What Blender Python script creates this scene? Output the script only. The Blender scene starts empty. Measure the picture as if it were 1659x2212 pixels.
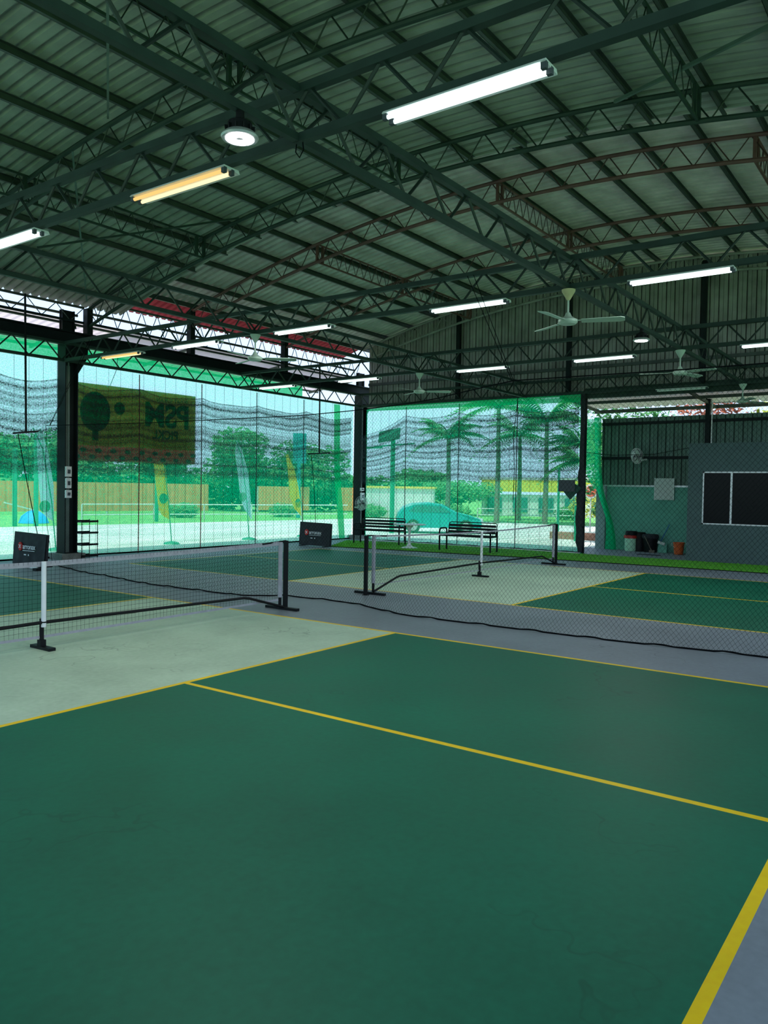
import bpy, math, random
from mathutils import Vector, Matrix

random.seed(7)
SC = bpy.context.scene
COL = SC.collection
PI = math.pi

# ------------------------------------------------------------------ camera, light, exposure
CAM_POS = (-4.3105, -7.2711, 1.6215)
yaw, pitch, roll, FPX = 0.62692906, -0.02782664, 0.01626828, 1705.48
cy, sy, cp, sp = math.cos(yaw), math.sin(yaw), math.cos(pitch), math.sin(pitch)
fwd = Vector((cy * cp, sy * cp, sp)); rgt = Vector((sy, -cy, 0)); up = rgt.cross(fwd)
cr, sr = math.cos(roll), math.sin(roll)
r2 = cr * rgt + sr * up; u2 = -sr * rgt + cr * up
cam = bpy.data.cameras.new('camera'); camo = bpy.data.objects.new('camera', cam); COL.objects.link(camo)
M = Matrix.Identity(4)
for i in range(3):
    M[i][0] = r2[i]; M[i][1] = u2[i]; M[i][2] = -fwd[i]; M[i][3] = CAM_POS[i]
camo.matrix_world = M
cam.sensor_fit = 'HORIZONTAL'; cam.sensor_width = 36.0; cam.lens = 36.0 * FPX / 1659.0
cam.clip_start = 0.05; cam.clip_end = 400
SC.camera = camo

SC.view_settings.view_transform = 'Standard'
SC.view_settings.look = 'None'
SC.view_settings.exposure = 0.0
SC.view_settings.gamma = 1.0
SC.view_settings.use_curve_mapping = False
SC.cycles.use_denoising = True
SC.cycles.transparent_max_bounces = 24
SC.cycles.max_bounces = 8
SC.cycles.diffuse_bounces = 4
SC.cycles.sample_clamp_indirect = 4.0

SKY_STRENGTH = 1.32
SUN_STRENGTH = 4.8
TUBE_GLOW = 3.2
TUBE_WATTS = 13.5

W = bpy.data.worlds.new('sky'); SC.world = W; W.use_nodes = True
nt = W.node_tree; nt.nodes.clear()
wo = nt.nodes.new('ShaderNodeOutputWorld'); bg = nt.nodes.new('ShaderNodeBackground')
tc = nt.nodes.new('ShaderNodeTexCoord'); sx = nt.nodes.new('ShaderNodeSeparateXYZ'); rp = nt.nodes.new('ShaderNodeValToRGB')
nt.links.new(tc.outputs['Generated'], sx.inputs[0]); nt.links.new(sx.outputs['Z'], rp.inputs[0])
rp.color_ramp.elements[0].position = 0.0; rp.color_ramp.elements[0].color = (0.72, 0.92, 1.20, 1)
rp.color_ramp.elements[1].position = 0.5; rp.color_ramp.elements[1].color = (0.60, 0.84, 1.2, 1)
nt.links.new(rp.outputs[0], bg.inputs['Color']); bg.inputs['Strength'].default_value = SKY_STRENGTH
nt.links.new(bg.outputs[0], wo.inputs['Surface'])
sun = bpy.data.lights.new('sun', 'SUN'); suno = bpy.data.objects.new('sun', sun); COL.objects.link(suno)
sun.energy = SUN_STRENGTH; sun.angle = 0.02; sun.color = (1.0, 0.96, 0.88)
suno.rotation_euler = (math.radians(2), math.radians(-18), 0)

# ------------------------------------------------------------------ materials
def mat(name, col, rough=0.6, metal=0.0, var=0.12, scale=6.0, bump=0.0, spec=0.4, detail=4.0, col2=None, stretch=None):
    m = bpy.data.materials.new(name); m.use_nodes = True
    n = m.node_tree.nodes; l = m.node_tree.links
    b = n['Principled BSDF']
    b.inputs['Roughness'].default_value = rough; b.inputs['Metallic'].default_value = metal
    b.inputs['Specular IOR Level'].default_value = spec
    tcn = n.new('ShaderNodeTexCoord'); nz = n.new('ShaderNodeTexNoise')
    nz.inputs['Scale'].default_value = scale; nz.inputs['Detail'].default_value = detail
    if stretch:
        vm = n.new('ShaderNodeVectorMath'); vm.operation = 'MULTIPLY'; vm.inputs[1].default_value = stretch
        l.new(tcn.outputs['Object'], vm.inputs[0]); l.new(vm.outputs[0], nz.inputs['Vector'])
    else:
        l.new(tcn.outputs['Object'], nz.inputs['Vector'])
    r = n.new('ShaderNodeValToRGB')
    c2 = col2 if col2 else tuple(min(1, c * (1 + var)) for c in col)
    r.color_ramp.elements[0].position = 0.3; r.color_ramp.elements[1].position = 0.7
    r.color_ramp.elements[0].color = tuple(c * (1 - var) for c in col) + (1,)
    r.color_ramp.elements[1].color = tuple(c2) + (1,)
    l.new(nz.outputs['Fac'], r.inputs[0]); l.new(r.outputs[0], b.inputs['Base Color'])
    if bump:
        bp = n.new('ShaderNodeBump'); bp.inputs['Strength'].default_value = bump; bp.inputs['Distance'].default_value = 0.02
        l.new(nz.outputs['Fac'], bp.inputs['Height']); l.new(bp.outputs[0], b.inputs['Normal'])
    return m

def emit(name, col, s):
    m = bpy.data.materials.new(name); m.use_nodes = True
    n = m.node_tree.nodes; l = m.node_tree.links; n.clear()
    o = n.new('ShaderNodeOutputMaterial'); e = n.new('ShaderNodeEmission')
    e.inputs[0].default_value = tuple(col) + (1,); e.inputs[1].default_value = s
    l.new(e.outputs[0], o.inputs[0]); return m

def cloth(name, tint, col, fac, grain=60.0, amp=0.25, vstretch=1.0, bands=0.0, trans=0.6):
    """woven see-through fabric: part of the light passes between the threads, the rest meets the threads"""
    m = bpy.data.materials.new(name); m.use_nodes = True
    n = m.node_tree.nodes; l = m.node_tree.links; n.clear()
    o = n.new('ShaderNodeOutputMaterial'); mx = n.new('ShaderNodeMixShader')
    t = n.new('ShaderNodeBsdfTransparent'); t.inputs[0].default_value = tuple(tint) + (1,)
    d = n.new('ShaderNodeBsdfDiffuse'); d.inputs[0].default_value = tuple(col) + (1,)
    tr = n.new('ShaderNodeBsdfTranslucent'); tr.inputs[0].default_value = tuple(col) + (1,)
    m2 = n.new('ShaderNodeMixShader'); m2.inputs[0].default_value = trans
    l.new(d.outputs[0], m2.inputs[1]); l.new(tr.outputs[0], m2.inputs[2])
    tcn = n.new('ShaderNodeTexCoord'); nz = n.new('ShaderNodeTexNoise')
    nz.inputs['Scale'].default_value = grain; nz.inputs['Detail'].default_value = 2.0
    l.new(tcn.outputs['Object'], nz.inputs['Vector'])
    mr = n.new('ShaderNodeMapRange'); mr.inputs[1].default_value = 0.3; mr.inputs[2].default_value = 0.7
    mr.inputs[3].default_value = max(0.02, fac - amp); mr.inputs[4].default_value = min(0.98, fac + amp)
    l.new(nz.outputs['Fac'], mr.inputs[0])
    out = mr.outputs[0]
    if bands:
        uv = n.new('ShaderNodeUVMap'); sxx = n.new('ShaderNodeSeparateXYZ'); l.new(uv.outputs[0], sxx.inputs[0])
        cm = n.new('ShaderNodeCombineXYZ'); mu = n.new('ShaderNodeMath'); mu.operation = 'MULTIPLY'; mu.inputs[1].default_value = 0.35
        l.new(sxx.outputs[0], mu.inputs[0]); l.new(mu.outputs[0], cm.inputs[0]); l.new(sxx.outputs[1], cm.inputs[1])
        mp = n.new('ShaderNodeVectorMath'); mp.operation = 'MULTIPLY'; mp.inputs[1].default_value = (1.2, 17.0, 1.0)
        l.new(cm.outputs[0], mp.inputs[0])
        n2 = n.new('ShaderNodeTexNoise'); n2.inputs['Scale'].default_value = 1.0; n2.inputs['Detail'].default_value = 3.0
        l.new(mp.outputs[0], n2.inputs['Vector'])
        m3 = n.new('ShaderNodeMapRange'); m3.inputs[1].default_value = 0.35; m3.inputs[2].default_value = 0.68
        m3.inputs[3].default_value = -bands; m3.inputs[4].default_value = bands
        l.new(n2.outputs['Fac'], m3.inputs[0])
        ad = n.new('ShaderNodeMath'); ad.operation = 'ADD'; ad.use_clamp = True
        l.new(out, ad.inputs[0]); l.new(m3.outputs[0], ad.inputs[1]); out = ad.outputs[0]
    l.new(out, mx.inputs[0]); l.new(t.outputs[0], mx.inputs[1]); l.new(m2.outputs[0], mx.inputs[2])
    l.new(mx.outputs[0], o.inputs[0]); return m

def court_paint(name, col, rough=0.5, spec=0.35, crack=True):
    m = bpy.data.materials.new(name); m.use_nodes = True
    n = m.node_tree.nodes; l = m.node_tree.links; b = n['Principled BSDF']
    b.inputs['Specular IOR Level'].default_value = spec
    tcn = n.new('ShaderNodeTexCoord')
    n1 = n.new('ShaderNodeTexNoise'); n1.inputs['Scale'].default_value = 0.9; n1.inputs['Detail'].default_value = 6.0; n1.inputs['Roughness'].default_value = 0.65
    n2 = n.new('ShaderNodeTexNoise'); n2.inputs['Scale'].default_value = 22.0; n2.inputs['Detail'].default_value = 5.0
    l.new(tcn.outputs['Object'], n1.inputs['Vector']); l.new(tcn.outputs['Object'], n2.inputs['Vector'])
    r = n.new('ShaderNodeValToRGB')
    r.color_ramp.elements[0].position = 0.32; r.color_ramp.elements[1].position = 0.7
    r.color_ramp.elements[0].color = tuple(c * 0.84 for c in col) + (1,)
    r.color_ramp.elements[1].color = tuple(min(1, c * 1.13 + 0.003) for c in col) + (1,)
    l.new(n1.outputs['Fac'], r.inputs[0])
    mx = n.new('ShaderNodeMixRGB'); mx.blend_type = 'OVERLAY'; mx.inputs[0].default_value = 0.18
    l.new(r.outputs[0], mx.inputs[1]); l.new(n2.outputs['Fac'], mx.inputs[2])
    out = mx.outputs[0]
    if crack:
        # hairline cracks in the slab: thin level lines of a warped noise, kept only in a few patches
        n3 = n.new('ShaderNodeTexNoise'); n3.inputs['Scale'].default_value = 0.42; n3.inputs['Detail'].default_value = 5.0
        mv = n.new('ShaderNodeVectorMath'); mv.operation = 'ADD'; mv.inputs[1].default_value = (13.7, 4.1, 0)
        l.new(tcn.outputs['Object'], mv.inputs[0]); l.new(mv.outputs[0], n3.inputs['Vector'])
        s = n.new('ShaderNodeMath'); s.operation = 'SUBTRACT'; s.inputs[1].default_value = 0.5; l.new(n3.outputs['Fac'], s.inputs[0])
        a = n.new('ShaderNodeMath'); a.operation = 'ABSOLUTE'; l.new(s.outputs[0], a.inputs[0])
        mr = n.new('ShaderNodeMapRange'); mr.inputs[1].default_value = 0.0006; mr.inputs[2].default_value = 0.0022
        mr.inputs[3].default_value = 0.45; mr.inputs[4].default_value = 0.0; l.new(a.outputs[0], mr.inputs[0])
        n4 = n.new('ShaderNodeTexNoise'); n4.inputs['Scale'].default_value = 0.55; l.new(tcn.outputs['Object'], n4.inputs['Vector'])
        g = n.new('ShaderNodeMapRange'); g.inputs[1].default_value = 0.5; g.inputs[2].default_value = 0.62; l.new(n4.outputs['Fac'], g.inputs[0])
        pm = n.new('ShaderNodeMath'); pm.operation = 'MULTIPLY'; l.new(mr.outputs[0], pm.inputs[0]); l.new(g.outputs[0], pm.inputs[1])
        mc = n.new('ShaderNodeMixRGB'); mc.inputs[2].default_value = tuple(c * 0.35 for c in col) + (1,)
        l.new(pm.outputs[0], mc.inputs[0]); l.new(out, mc.inputs[1]); out = mc.outputs[0]
    l.new(out, b.inputs['Base Color'])
    rr = n.new('ShaderNodeMapRange'); rr.inputs[3].default_value = rough - 0.07; rr.inputs[4].default_value = rough + 0.1
    l.new(n1.outputs['Fac'], rr.inputs[0]); l.new(rr.outputs[0], b.inputs['Roughness'])
    bp = n.new('ShaderNodeBump'); bp.inputs['Strength'].default_value = 0.12; bp.inputs['Distance'].default_value = 0.004
    l.new(n2.outputs['Fac'], bp.inputs['Height']); l.new(bp.outputs[0], b.inputs['Normal'])
    return m

MT = dict(
    green=court_paint('green court paint', (0.001, 0.126, 0.063), 0.50, 0.20),
    pale=court_paint('pale grey green court paint', (0.46, 0.605, 0.44), 0.50, 0.22),
    yellow=court_paint('yellow line paint', (0.88, 0.58, 0.003), 0.45, 0.15, crack=False),
    slab=court_paint('grey concrete floor paint', (0.20, 0.235, 0.26), 0.48, 0.24),
    steel=mat('dark green painted steel', (0.026, 0.047, 0.038), 0.5, 0.0, 0.25, 3, 0.0, 0.22),
    strut=mat('dark green painted rod', (0.013, 0.024, 0.019), 0.45, 0.0, 0.25, 3),
    redstrut=mat('dark red painted rod', (0.07, 0.03, 0.028), 0.5, 0.0, 0.25, 3),
    redsteel=mat('red oxide painted steel', (0.15, 0.065, 0.058), 0.45, 0.0, 0.25, 3),
    purlin=mat('dark galvanised purlin', (0.06, 0.075, 0.066), 0.45, 0.2, 0.25, 3),
    sheet=mat('green grey roof sheet', (0.31, 0.335, 0.285), 0.5, 0.0, 0.18, 2.5),
    farsheet=mat('grey roof sheet', (0.64, 0.57, 0.54), 0.5, 0.0, 0.2, 2.5),
    wallsheet=mat('weathered grey wall sheet', (0.27, 0.255, 0.24), 0.55, 0.1, 0.3, 2.0),
    greensheet=mat('dark green wall sheet', (0.085, 0.155, 0.125), 0.5, 0.1, 0.25, 2.0),
    greenwall=mat('sea green painted masonry', (0.13, 0.40, 0.31), 0.7, 0.0, 0.1, 4, 0.1),
    column=mat('black painted steel', (0.008, 0.013, 0.014), 0.5, 0.0, 0.3, 3, 0.0, 0.15),
    colweb=mat('green grey steel and lit column strip', (0.10, 0.15, 0.13), 0.4, 0.0, 0.2, 3),  # pale rods and conduits, also the light painted onto the columns
    concrete=mat('bare concrete', (0.20, 0.22, 0.20), 0.85, 0.0, 0.2, 12, 0.2),
    black=mat('black metal', (0.006, 0.007, 0.008), 0.5, 0.0, 0.2, 8, 0.0, 0.18),
    blackcloth=mat('black fabric', (0.022, 0.026, 0.03), 0.85, 0.0, 0.25, 9, 0.3),
    white=mat('white plastic', (0.78, 0.80, 0.80), 0.4, 0.0, 0.06, 8),
    whitetape=mat('white net tape', (0.34, 0.35, 0.38), 0.8, 0.0, 0.12, 12),
    cord=mat('black net cord', (0.004, 0.005, 0.006), 0.9, 0.0, 0.2, 30, 0.0, 0.05),
    divider=mat('dark green net cord', (0.003, 0.006, 0.006), 0.9, 0.0, 0.2, 30, 0.0, 0.03),
    rope=mat('dull rope', (0.05, 0.045, 0.05), 0.8, 0.0, 0.3, 20),
    redrope=mat('red rope', (0.20, 0.05, 0.05), 0.8, 0.0, 0.4, 5),
    fan=mat('pale green white enamel', (0.42, 0.52, 0.44), 0.4, 0.0, 0.08, 6),
    creamcone=mat('yellowed plastic', (0.55, 0.48, 0.26), 0.5, 0.0, 0.1, 8),
    alu=mat('bare aluminium', (0.55, 0.57, 0.57), 0.35, 0.6, 0.1, 8),
    turf=mat('artificial turf', (0.10, 0.40, 0.015), 0.9, 0.0, 0.45, 22, 0.9),
    booth=mat('blue grey booth wall', (0.068, 0.108, 0.112), 0.8, 0.0, 0.08, 5, 0.05),
    pier=mat('pale grey render', (0.30, 0.36, 0.38), 0.8, 0.0, 0.1, 5),
    glass=mat('dark tinted glass', (0.003, 0.004, 0.004), 0.25, 0.0, 0.2, 3, 0.0, 0.12),
    logored=mat('red logo print', (0.55, 0.03, 0.025), 0.7, 0.0, 0.1, 10),
    logowhite=mat('white logo print', (0.75, 0.75, 0.78), 0.7, 0.0, 0.05, 10),
    bannerolive=mat('olive banner print', (0.07, 0.09, 0.015), 0.8, 0.0, 0.3, 5),
    bannerdark=mat('dark green banner print', (0.012, 0.075, 0.05), 0.8, 0.0, 0.3, 6),
    orange=mat('orange plastic', (0.62, 0.12, 0.025), 0.45, 0.0, 0.12, 8),
    redplastic=mat('red plastic', (0.45, 0.03, 0.02), 0.4, 0.0, 0.12, 8),
    mint=mat('pale mint plastic', (0.40, 0.72, 0.50), 0.5, 0.0, 0.12, 8),
    blue=mat('blue plastic', (0.02, 0.14, 0.42), 0.4, 0.0, 0.12, 8),
    concretelot=mat('sunlit concrete yard', (0.56, 0.62, 0.54), 0.9, 0.0, 0.22, 1.0, 0.0, 0.2, 8, (0.80, 0.80, 0.70), (0.22, 1.1, 1.0)),
    grass=mat('lawn', (0.15, 0.42, 0.10), 0.95, 0.0, 0.35, 3.5, 0.3),
    hoard=mat('orange hoarding sheet', (0.72, 0.30, 0.10), 0.7, 0.0, 0.12, 3),
    leaf=mat('tree leaves', (0.06, 0.25, 0.06), 0.7, 0.0, 0.45, 4),
    palmleaf=mat('palm leaves', (0.07, 0.28, 0.07), 0.6, 0.0, 0.4, 4),
    brightleaf=mat('yellow green leaves', (0.35, 0.42, 0.05), 0.7, 0.0, 0.4, 6),
    redleaf=mat('red brown leaves', (0.40, 0.12, 0.06), 0.7, 0.0, 0.4, 6),
    bark=mat('bark', (0.16, 0.14, 0.11), 0.9, 0.0, 0.3, 9, 0.3),
    flagprint=mat('green flag print', (0.10, 0.45, 0.20), 0.8, 0.0, 0.2, 8),
    tarp=mat('bright blue tarpaulin', (0.02, 0.35, 0.75), 0.6, 0.0, 0.15, 4),
    carpaint=mat('teal car paint', (0.03, 0.36, 0.34), 0.25, 0.0, 0.06, 3),
    carglass=mat('car glass', (0.05, 0.22, 0.20), 0.1, 0.0, 0.1, 3),
    rubber=mat('tyre rubber', (0.03, 0.03, 0.03), 0.8, 0.0, 0.2, 8),
    postgreen=mat('green painted post', (0.02, 0.28, 0.15), 0.5, 0.0, 0.1, 5),
    teal=mat('teal board', (0.03, 0.35, 0.38), 0.6, 0.0, 0.1, 5),
    yellowroof=mat('yellow canopy sheet', (0.85, 0.62, 0.10), 0.6, 0.0, 0.1, 3),
    brick=mat('red brick kerb', (0.42, 0.20, 0.15), 0.9, 0.0, 0.3, 12),
    houseyellow=mat('yellow shop front', (0.75, 0.62, 0.05), 0.7, 0.0, 0.1, 3),
    housewhite=mat('pale render', (0.72, 0.74, 0.70), 0.8, 0.0, 0.08, 3),
    signred=mat('red sign face', (0.75, 0.16, 0.10), 0.5, 0.0, 0.06, 3),
    greyboard=mat('dark grey board', (0.06, 0.07, 0.085), 0.6, 0.0, 0.1, 6),
    greenboard=mat('dark green board', (0.012, 0.06, 0.045), 0.6, 0.0, 0.1, 6),
    paper=mat('white board face', (0.58, 0.62, 0.60), 0.6, 0.0, 0.06, 6),
    lattice=mat('dull grey steel rod', (0.10, 0.12, 0.11), 0.5, 0.2, 0.2, 5),
)
MT['tube'] = emit('lit cool white tube', (0.80, 1.0, 0.98), TUBE_GLOW)
MT['tubewarm'] = emit('lit yellowed tube', (1.0, 0.80, 0.42), 1.5)
MT['tubeyellow'] = emit('lit amber tube', (1.0, 0.62, 0.20), 1.1)
MT['led'] = emit('lit led disc', (0.95, 0.97, 1.0), 14.0)
MT['banner'] = cloth('yellow banner cloth', (0.9, 0.8, 0.2), (0.17, 0.12, 0.010), 0.97, 6.0, 0.02, trans=0.5)
MT['flagyellow'] = cloth('yellow flag cloth', (0.9, 0.8, 0.2), (0.98, 0.82, 0.03), 0.98, 6.0, 0.01, trans=0.5)
MT['flagwhite'] = cloth('white flag cloth', (0.9, 0.95, 1.0), (0.82, 0.92, 0.98), 0.98, 6.0, 0.01, trans=0.5)
MT['pinksheet'] = cloth('pale pink translucent roof sheet', (0.9, 0.8, 0.8), (0.80, 0.68, 0.70), 0.97, 6.0, 0.02, trans=0.45)
MT['leansheet'] = cloth('weathered translucent roof sheet', (0.8, 0.8, 0.75), (0.62, 0.58, 0.52), 0.98, 6.0, 0.01, trans=0.12)
MT['bannerred'] = cloth('red banner edge', (0.8, 0.2, 0.2), (0.34, 0.06, 0.045), 0.98, 6.0, 0.01, trans=0.5)
MT['bannergrey'] = cloth('grey banner print', (0.8, 0.8, 0.8), (0.34, 0.38, 0.34), 0.98, 6.0, 0.01, trans=0.5)
MT['redsheet'] = cloth('red translucent roof sheet', (0.8, 0.2, 0.2), (0.46, 0.11, 0.13), 0.97, 6.0, 0.02, trans=0.3)
MT['net'] = cloth('green netting', (0.80, 0.98, 0.97), (0.0, 0.95, 0.40), 0.40, 38.0, 0.20)
MT['netmid'] = cloth('folded green netting', (0.7, 0.95, 0.8), (0.0, 0.9, 0.36), 0.6, 38.0, 0.2)
MT['nethem'] = cloth('doubled green netting', (0.5, 0.9, 0.65), (0.005, 0.66, 0.25), 0.84, 38.0, 0.10, trans=0.75)
MT['shade'] = cloth('dark knitted shade cloth', (0.92, 0.95, 0.97), (0.045, 0.06, 0.065), 0.50, 34.0, 0.32, bands=0.36, trans=0.5)

# ------------------------------------------------------------------ mesh helpers
class MB:
    def __init__(s): s.v = []; s.f = []; s.mi = []; s.uv = None
    def add(s, vs, fs, mi=0):
        b = len(s.v); s.v += [tuple(v) for v in vs]
        for f in fs: s.f.append(tuple(i + b for i in f)); s.mi.append(mi)
        return s
    def box(s, c, d, R=None, mi=0):
        hx, hy, hz = d[0] / 2, d[1] / 2, d[2] / 2
        vs = [Vector((x, y, z)) for x in (-hx, hx) for y in (-hy, hy) for z in (-hz, hz)]
        if R is not None: vs = [R @ v for v in vs]
        c = Vector(c)
        return s.add([v + c for v in vs], [(0, 1, 3, 2), (4, 6, 7, 5), (0, 4, 5, 1), (2, 3, 7, 6), (0, 2, 6, 4), (1, 5, 7, 3)], mi)
    def bb(s, a, b, mi=0):
        return s.box([(a[i] + b[i]) / 2 for i in range(3)], [abs(b[i] - a[i]) for i in range(3)], None, mi)
    def frame(s, p, q):
        d = (Vector(q) - Vector(p)); d.normalize()
        t = Vector((0, 0, 1)) if abs(d.z) < 0.95 else Vector((1, 0, 0))
        a = d.cross(t).normalized(); b = a.cross(d).normalized()
        return d, a, b
    def bar(s, p, q, w, h=None, mi=0):
        h = h or w; p = Vector(p); q = Vector(q); d, a, b = s.frame(p, q)
        vs = [e + a * i * w / 2 + b * j * h / 2 for e in (p, q) for i, j in ((-1, -1), (1, -1), (1, 1), (-1, 1))]
        return s.add(vs, [(3, 2, 1, 0), (4, 5, 6, 7), (0, 1, 5, 4), (1, 2, 6, 5), (2, 3, 7, 6), (3, 0, 4, 7)], mi)
    def tube(s, pts, r, n=8, cap=True, mi=0):
        pts = [Vector(p) for p in pts]; k = len(pts)
        rs = r if isinstance(r, (list, tuple)) else [r] * k
        vs = []; ref = None
        for i, p in enumerate(pts):
            d = (pts[min(i + 1, k - 1)] - pts[max(i - 1, 0)])
            if d.length < 1e-9: d = Vector((0, 0, 1))
            d.normalize()
            if ref is None:
                t = Vector((0, 0, 1)) if abs(d.z) < 0.9 else Vector((1, 0, 0))
                ref = d.cross(t).normalized()
            a = (ref - d * ref.dot(d))
            if a.length < 1e-6: a = d.orthogonal()
            a.normalize(); ref = a; b = d.cross(a)
            for j in range(n):
                th = 2 * PI * j / n
                vs.append(p + (a * math.cos(th) + b * math.sin(th)) * rs[i])
        fs = []
        for i in range(k - 1):
            for j in range(n):
                fs.append((i * n + j, i * n + (j + 1) % n, (i + 1) * n + (j + 1) % n, (i + 1) * n + j))
        if cap: fs.append(tuple(reversed(range(n)))); fs.append(tuple((k - 1) * n + j for j in range(n)))
        return s.add(vs, fs, mi)
    def lathe(s, prof, c=(0, 0, 0), n=24, cap=True, mi=0):
        vs = []; k = len(prof)
        for r, z in prof:
            for j in range(n):
                th = 2 * PI * j / n; vs.append((c[0] + r * math.cos(th), c[1] + r * math.sin(th), c[2] + z))
        fs = [(i * n + j, i * n + (j + 1) % n, (i + 1) * n + (j + 1) % n, (i + 1) * n + j) for i in range(k - 1) for j in range(n)]
        if cap: fs.append(tuple(reversed(range(n)))); fs.append(tuple((k - 1) * n + j for j in range(n)))
        return s.add(vs, fs, mi)
    def prism(s, poly, d, mi=0):
        """planar polygon (list of 3D points) given the thickness vector d"""
        k = len(poly); d = Vector(d)
        vs = [Vector(p) for p in poly] + [Vector(p) + d for p in poly]
        return s.add(vs, [tuple(range(k)), tuple(reversed(range(k, 2 * k)))] + [(i, (i + 1) % k, k + (i + 1) % k, k + i) for i in range(k)], mi)
    def grid(s, fn, nu, nv, mi=0, uv=False):
        vs = [fn(i / nu, j / nv) for i in range(nu + 1) for j in range(nv + 1)]
        fs = [(i * (nv + 1) + j, (i + 1) * (nv + 1) + j, (i + 1) * (nv + 1) + j + 1, i * (nv + 1) + j + 1) for i in range(nu) for j in range(nv)]
        if uv: s.uv = [(i / nu, j / nv) for i in range(nu + 1) for j in range(nv + 1)]
        return s.add(vs, fs, mi)
    def build(s, name, m, parent=None, smooth=False):
        me = bpy.data.meshes.new(name)
        o3 = Vector(parent.location) if parent is not None else Vector((0, 0, 0))
        if parent is not None and parent.parent is not None: o3 = o3 + Vector(parent.parent.location)
        me.from_pydata([tuple(Vector(v) - o3) for v in s.v], [], s.f)
        ms = m if isinstance(m, (list, tuple)) else [m]
        for x in ms: me.materials.append(x)
        if len(ms) > 1: me.polygons.foreach_set('material_index', s.mi)
        if s.uv is not None:
            ul = me.uv_layers.new(name='UVMap')
            for lp in me.loops: ul.data[lp.index].uv = s.uv[lp.vertex_index]
        if smooth:
            me.polygons.foreach_set('use_smooth', [True] * len(me.polygons)); me.set_sharp_from_angle(angle=0.7)
        me.update()
        o = bpy.data.objects.new(name, me); COL.objects.link(o)
        if parent is not None: o.parent = parent
        return o

def tag(o, label=None, cat=None, group=None, kind=None):
    if label: o['label'] = label
    if cat: o['category'] = cat
    if group: o['group'] = group
    if kind: o['kind'] = kind
    return o
def thing(name, label, cat, loc=(0, 0, 0), group=None, kind='thing'):
    o = bpy.data.objects.new(name, None); COL.objects.link(o); o.location = loc; o.empty_display_size = 0.1
    return tag(o, label, cat, group, kind)
def struct(o, label=None):
    o['kind'] = 'structure'
    if label: o['label'] = label
    return o
def dup(root, loc, rz=0.0, label=None, group=None):
    r = root.copy(); COL.objects.link(r); r.location = loc; r.rotation_euler = (0, 0, rz)
    if label: r['label'] = label
    if group: r['group'] = group
    for ch in list(root.children):
        c = ch.copy(); COL.objects.link(c); c.parent = r
        for g in list(ch.children):
            d = g.copy(); COL.objects.link(d); d.parent = c
    return r
def text(name, s, size, m, parent, origin, X, Y, thick=0.002, bold=0.0, spacing=1.0):
    cu = bpy.data.curves.new(name, 'FONT'); cu.body = s; cu.size = size; cu.extrude = thick / 2; cu.offset = bold
    cu.align_x = 'CENTER'; cu.align_y = 'CENTER'; cu.space_character = spacing; cu.resolution_u = 4
    to = bpy.data.objects.new(name + '_tmp', cu); COL.objects.link(to)
    dg = bpy.context.evaluated_depsgraph_get(); dg.update()
    me = bpy.data.meshes.new_from_object(to.evaluated_get(dg)); bpy.data.objects.remove(to)
    X = Vector(X); Y = Vector(Y); Z = X.cross(Y); o3 = Vector(origin)
    base = Vector((0, 0, 0)); pp = parent
    while pp is not None: base += Vector(pp.location); pp = pp.parent
    for v in me.vertices: v.co = o3 + X * v.co.x + Y * v.co.y + Z * v.co.z - base
    me.materials.clear(); me.materials.append(m); me.name = name
    o = bpy.data.objects.new(name, me); COL.objects.link(o); o.parent = parent
    return o

# ------------------------------------------------------------------ the place: levels and grids
YC, RARC = -0.8, 30.0                     # the roof arc: centre line and radius
def arc(y, top): return top - (y - YC) ** 2 / (2 * RARC)
NEAR_TOP, FAR_TOP = 6.91, 7.42            # top chord of the near arches, of the raised far arches
ARCH_X = [2.52, 6.05]; FARCH_X = [8.95, 12.36, 15.75]
Y_EAVE, Y_OTHER = 8.6, -10.2
TX = [-4.95, 0.23, 5.42, 10.55, 15.8]     # straight trusses across the hall
GY = [-3.12, 2.57, 8.3]                   # straight girders along the hall
ZB, ZT = 4.29, 4.66

# ------------------------------------------------------------------ floor with painted courts
def floor_cell(x, y):
    for cx in (0.0, 8.95, -8.95):
        dx, ay = abs(x - cx), abs(y - 0.02)
        if cx == 0.0 and x < 0: dx -= 0.45
        if dx < 3.048 and ay < 6.706:
            if dx > 2.998 or ay > 6.656: return 2
            if ay < 2.134: return 1
            if ay < 2.184: return 2
            if abs(x - cx) < 0.025: return 2
            return 0
    return 3
xs = {-13.0, 16.0}; ys = {-13.0, 8.9}
for cx in (0.0, 8.95, -8.95):
    for d in (3.048, 2.998, 0.025): xs |= {cx - d, cx + d}
xs |= {-3.498, -3.448, -0.025}
for d in (6.706, 6.656, 2.134, 2.184): ys |= {0.02 - d, 0.02 + d}
xs = sorted(x for x in xs if -13 <= x <= 16); ys = sorted(ys)
b = MB()
for i in range(len(xs) - 1):
    for j in range(len(ys) - 1):
        x0, x1, y0, y1 = xs[i], xs[i + 1], ys[j], ys[j + 1]
        k = floor_cell((x0 + x1) / 2, (y0 + y1) / 2)
        b.add([(x0, y0, 0), (x1, y0, 0), (x1, y1, 0), (x0, y1, 0)], [(0, 1, 2, 3)], k)
b.bb((-13, -13, -0.25), (16, 8.9, -0.004), 3)
struct(b.build('floor', [MT['green'], MT['pale'], MT['yellow'], MT['slab']]), 'painted green and grey court floor with yellow lines')
b = MB(); b.bb((16.0, -13, -0.25), (18.6, 1.75, -0.002))
struct(b.build('floor_side', MT['slab']), 'grey concrete strip by the back wall')
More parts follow.
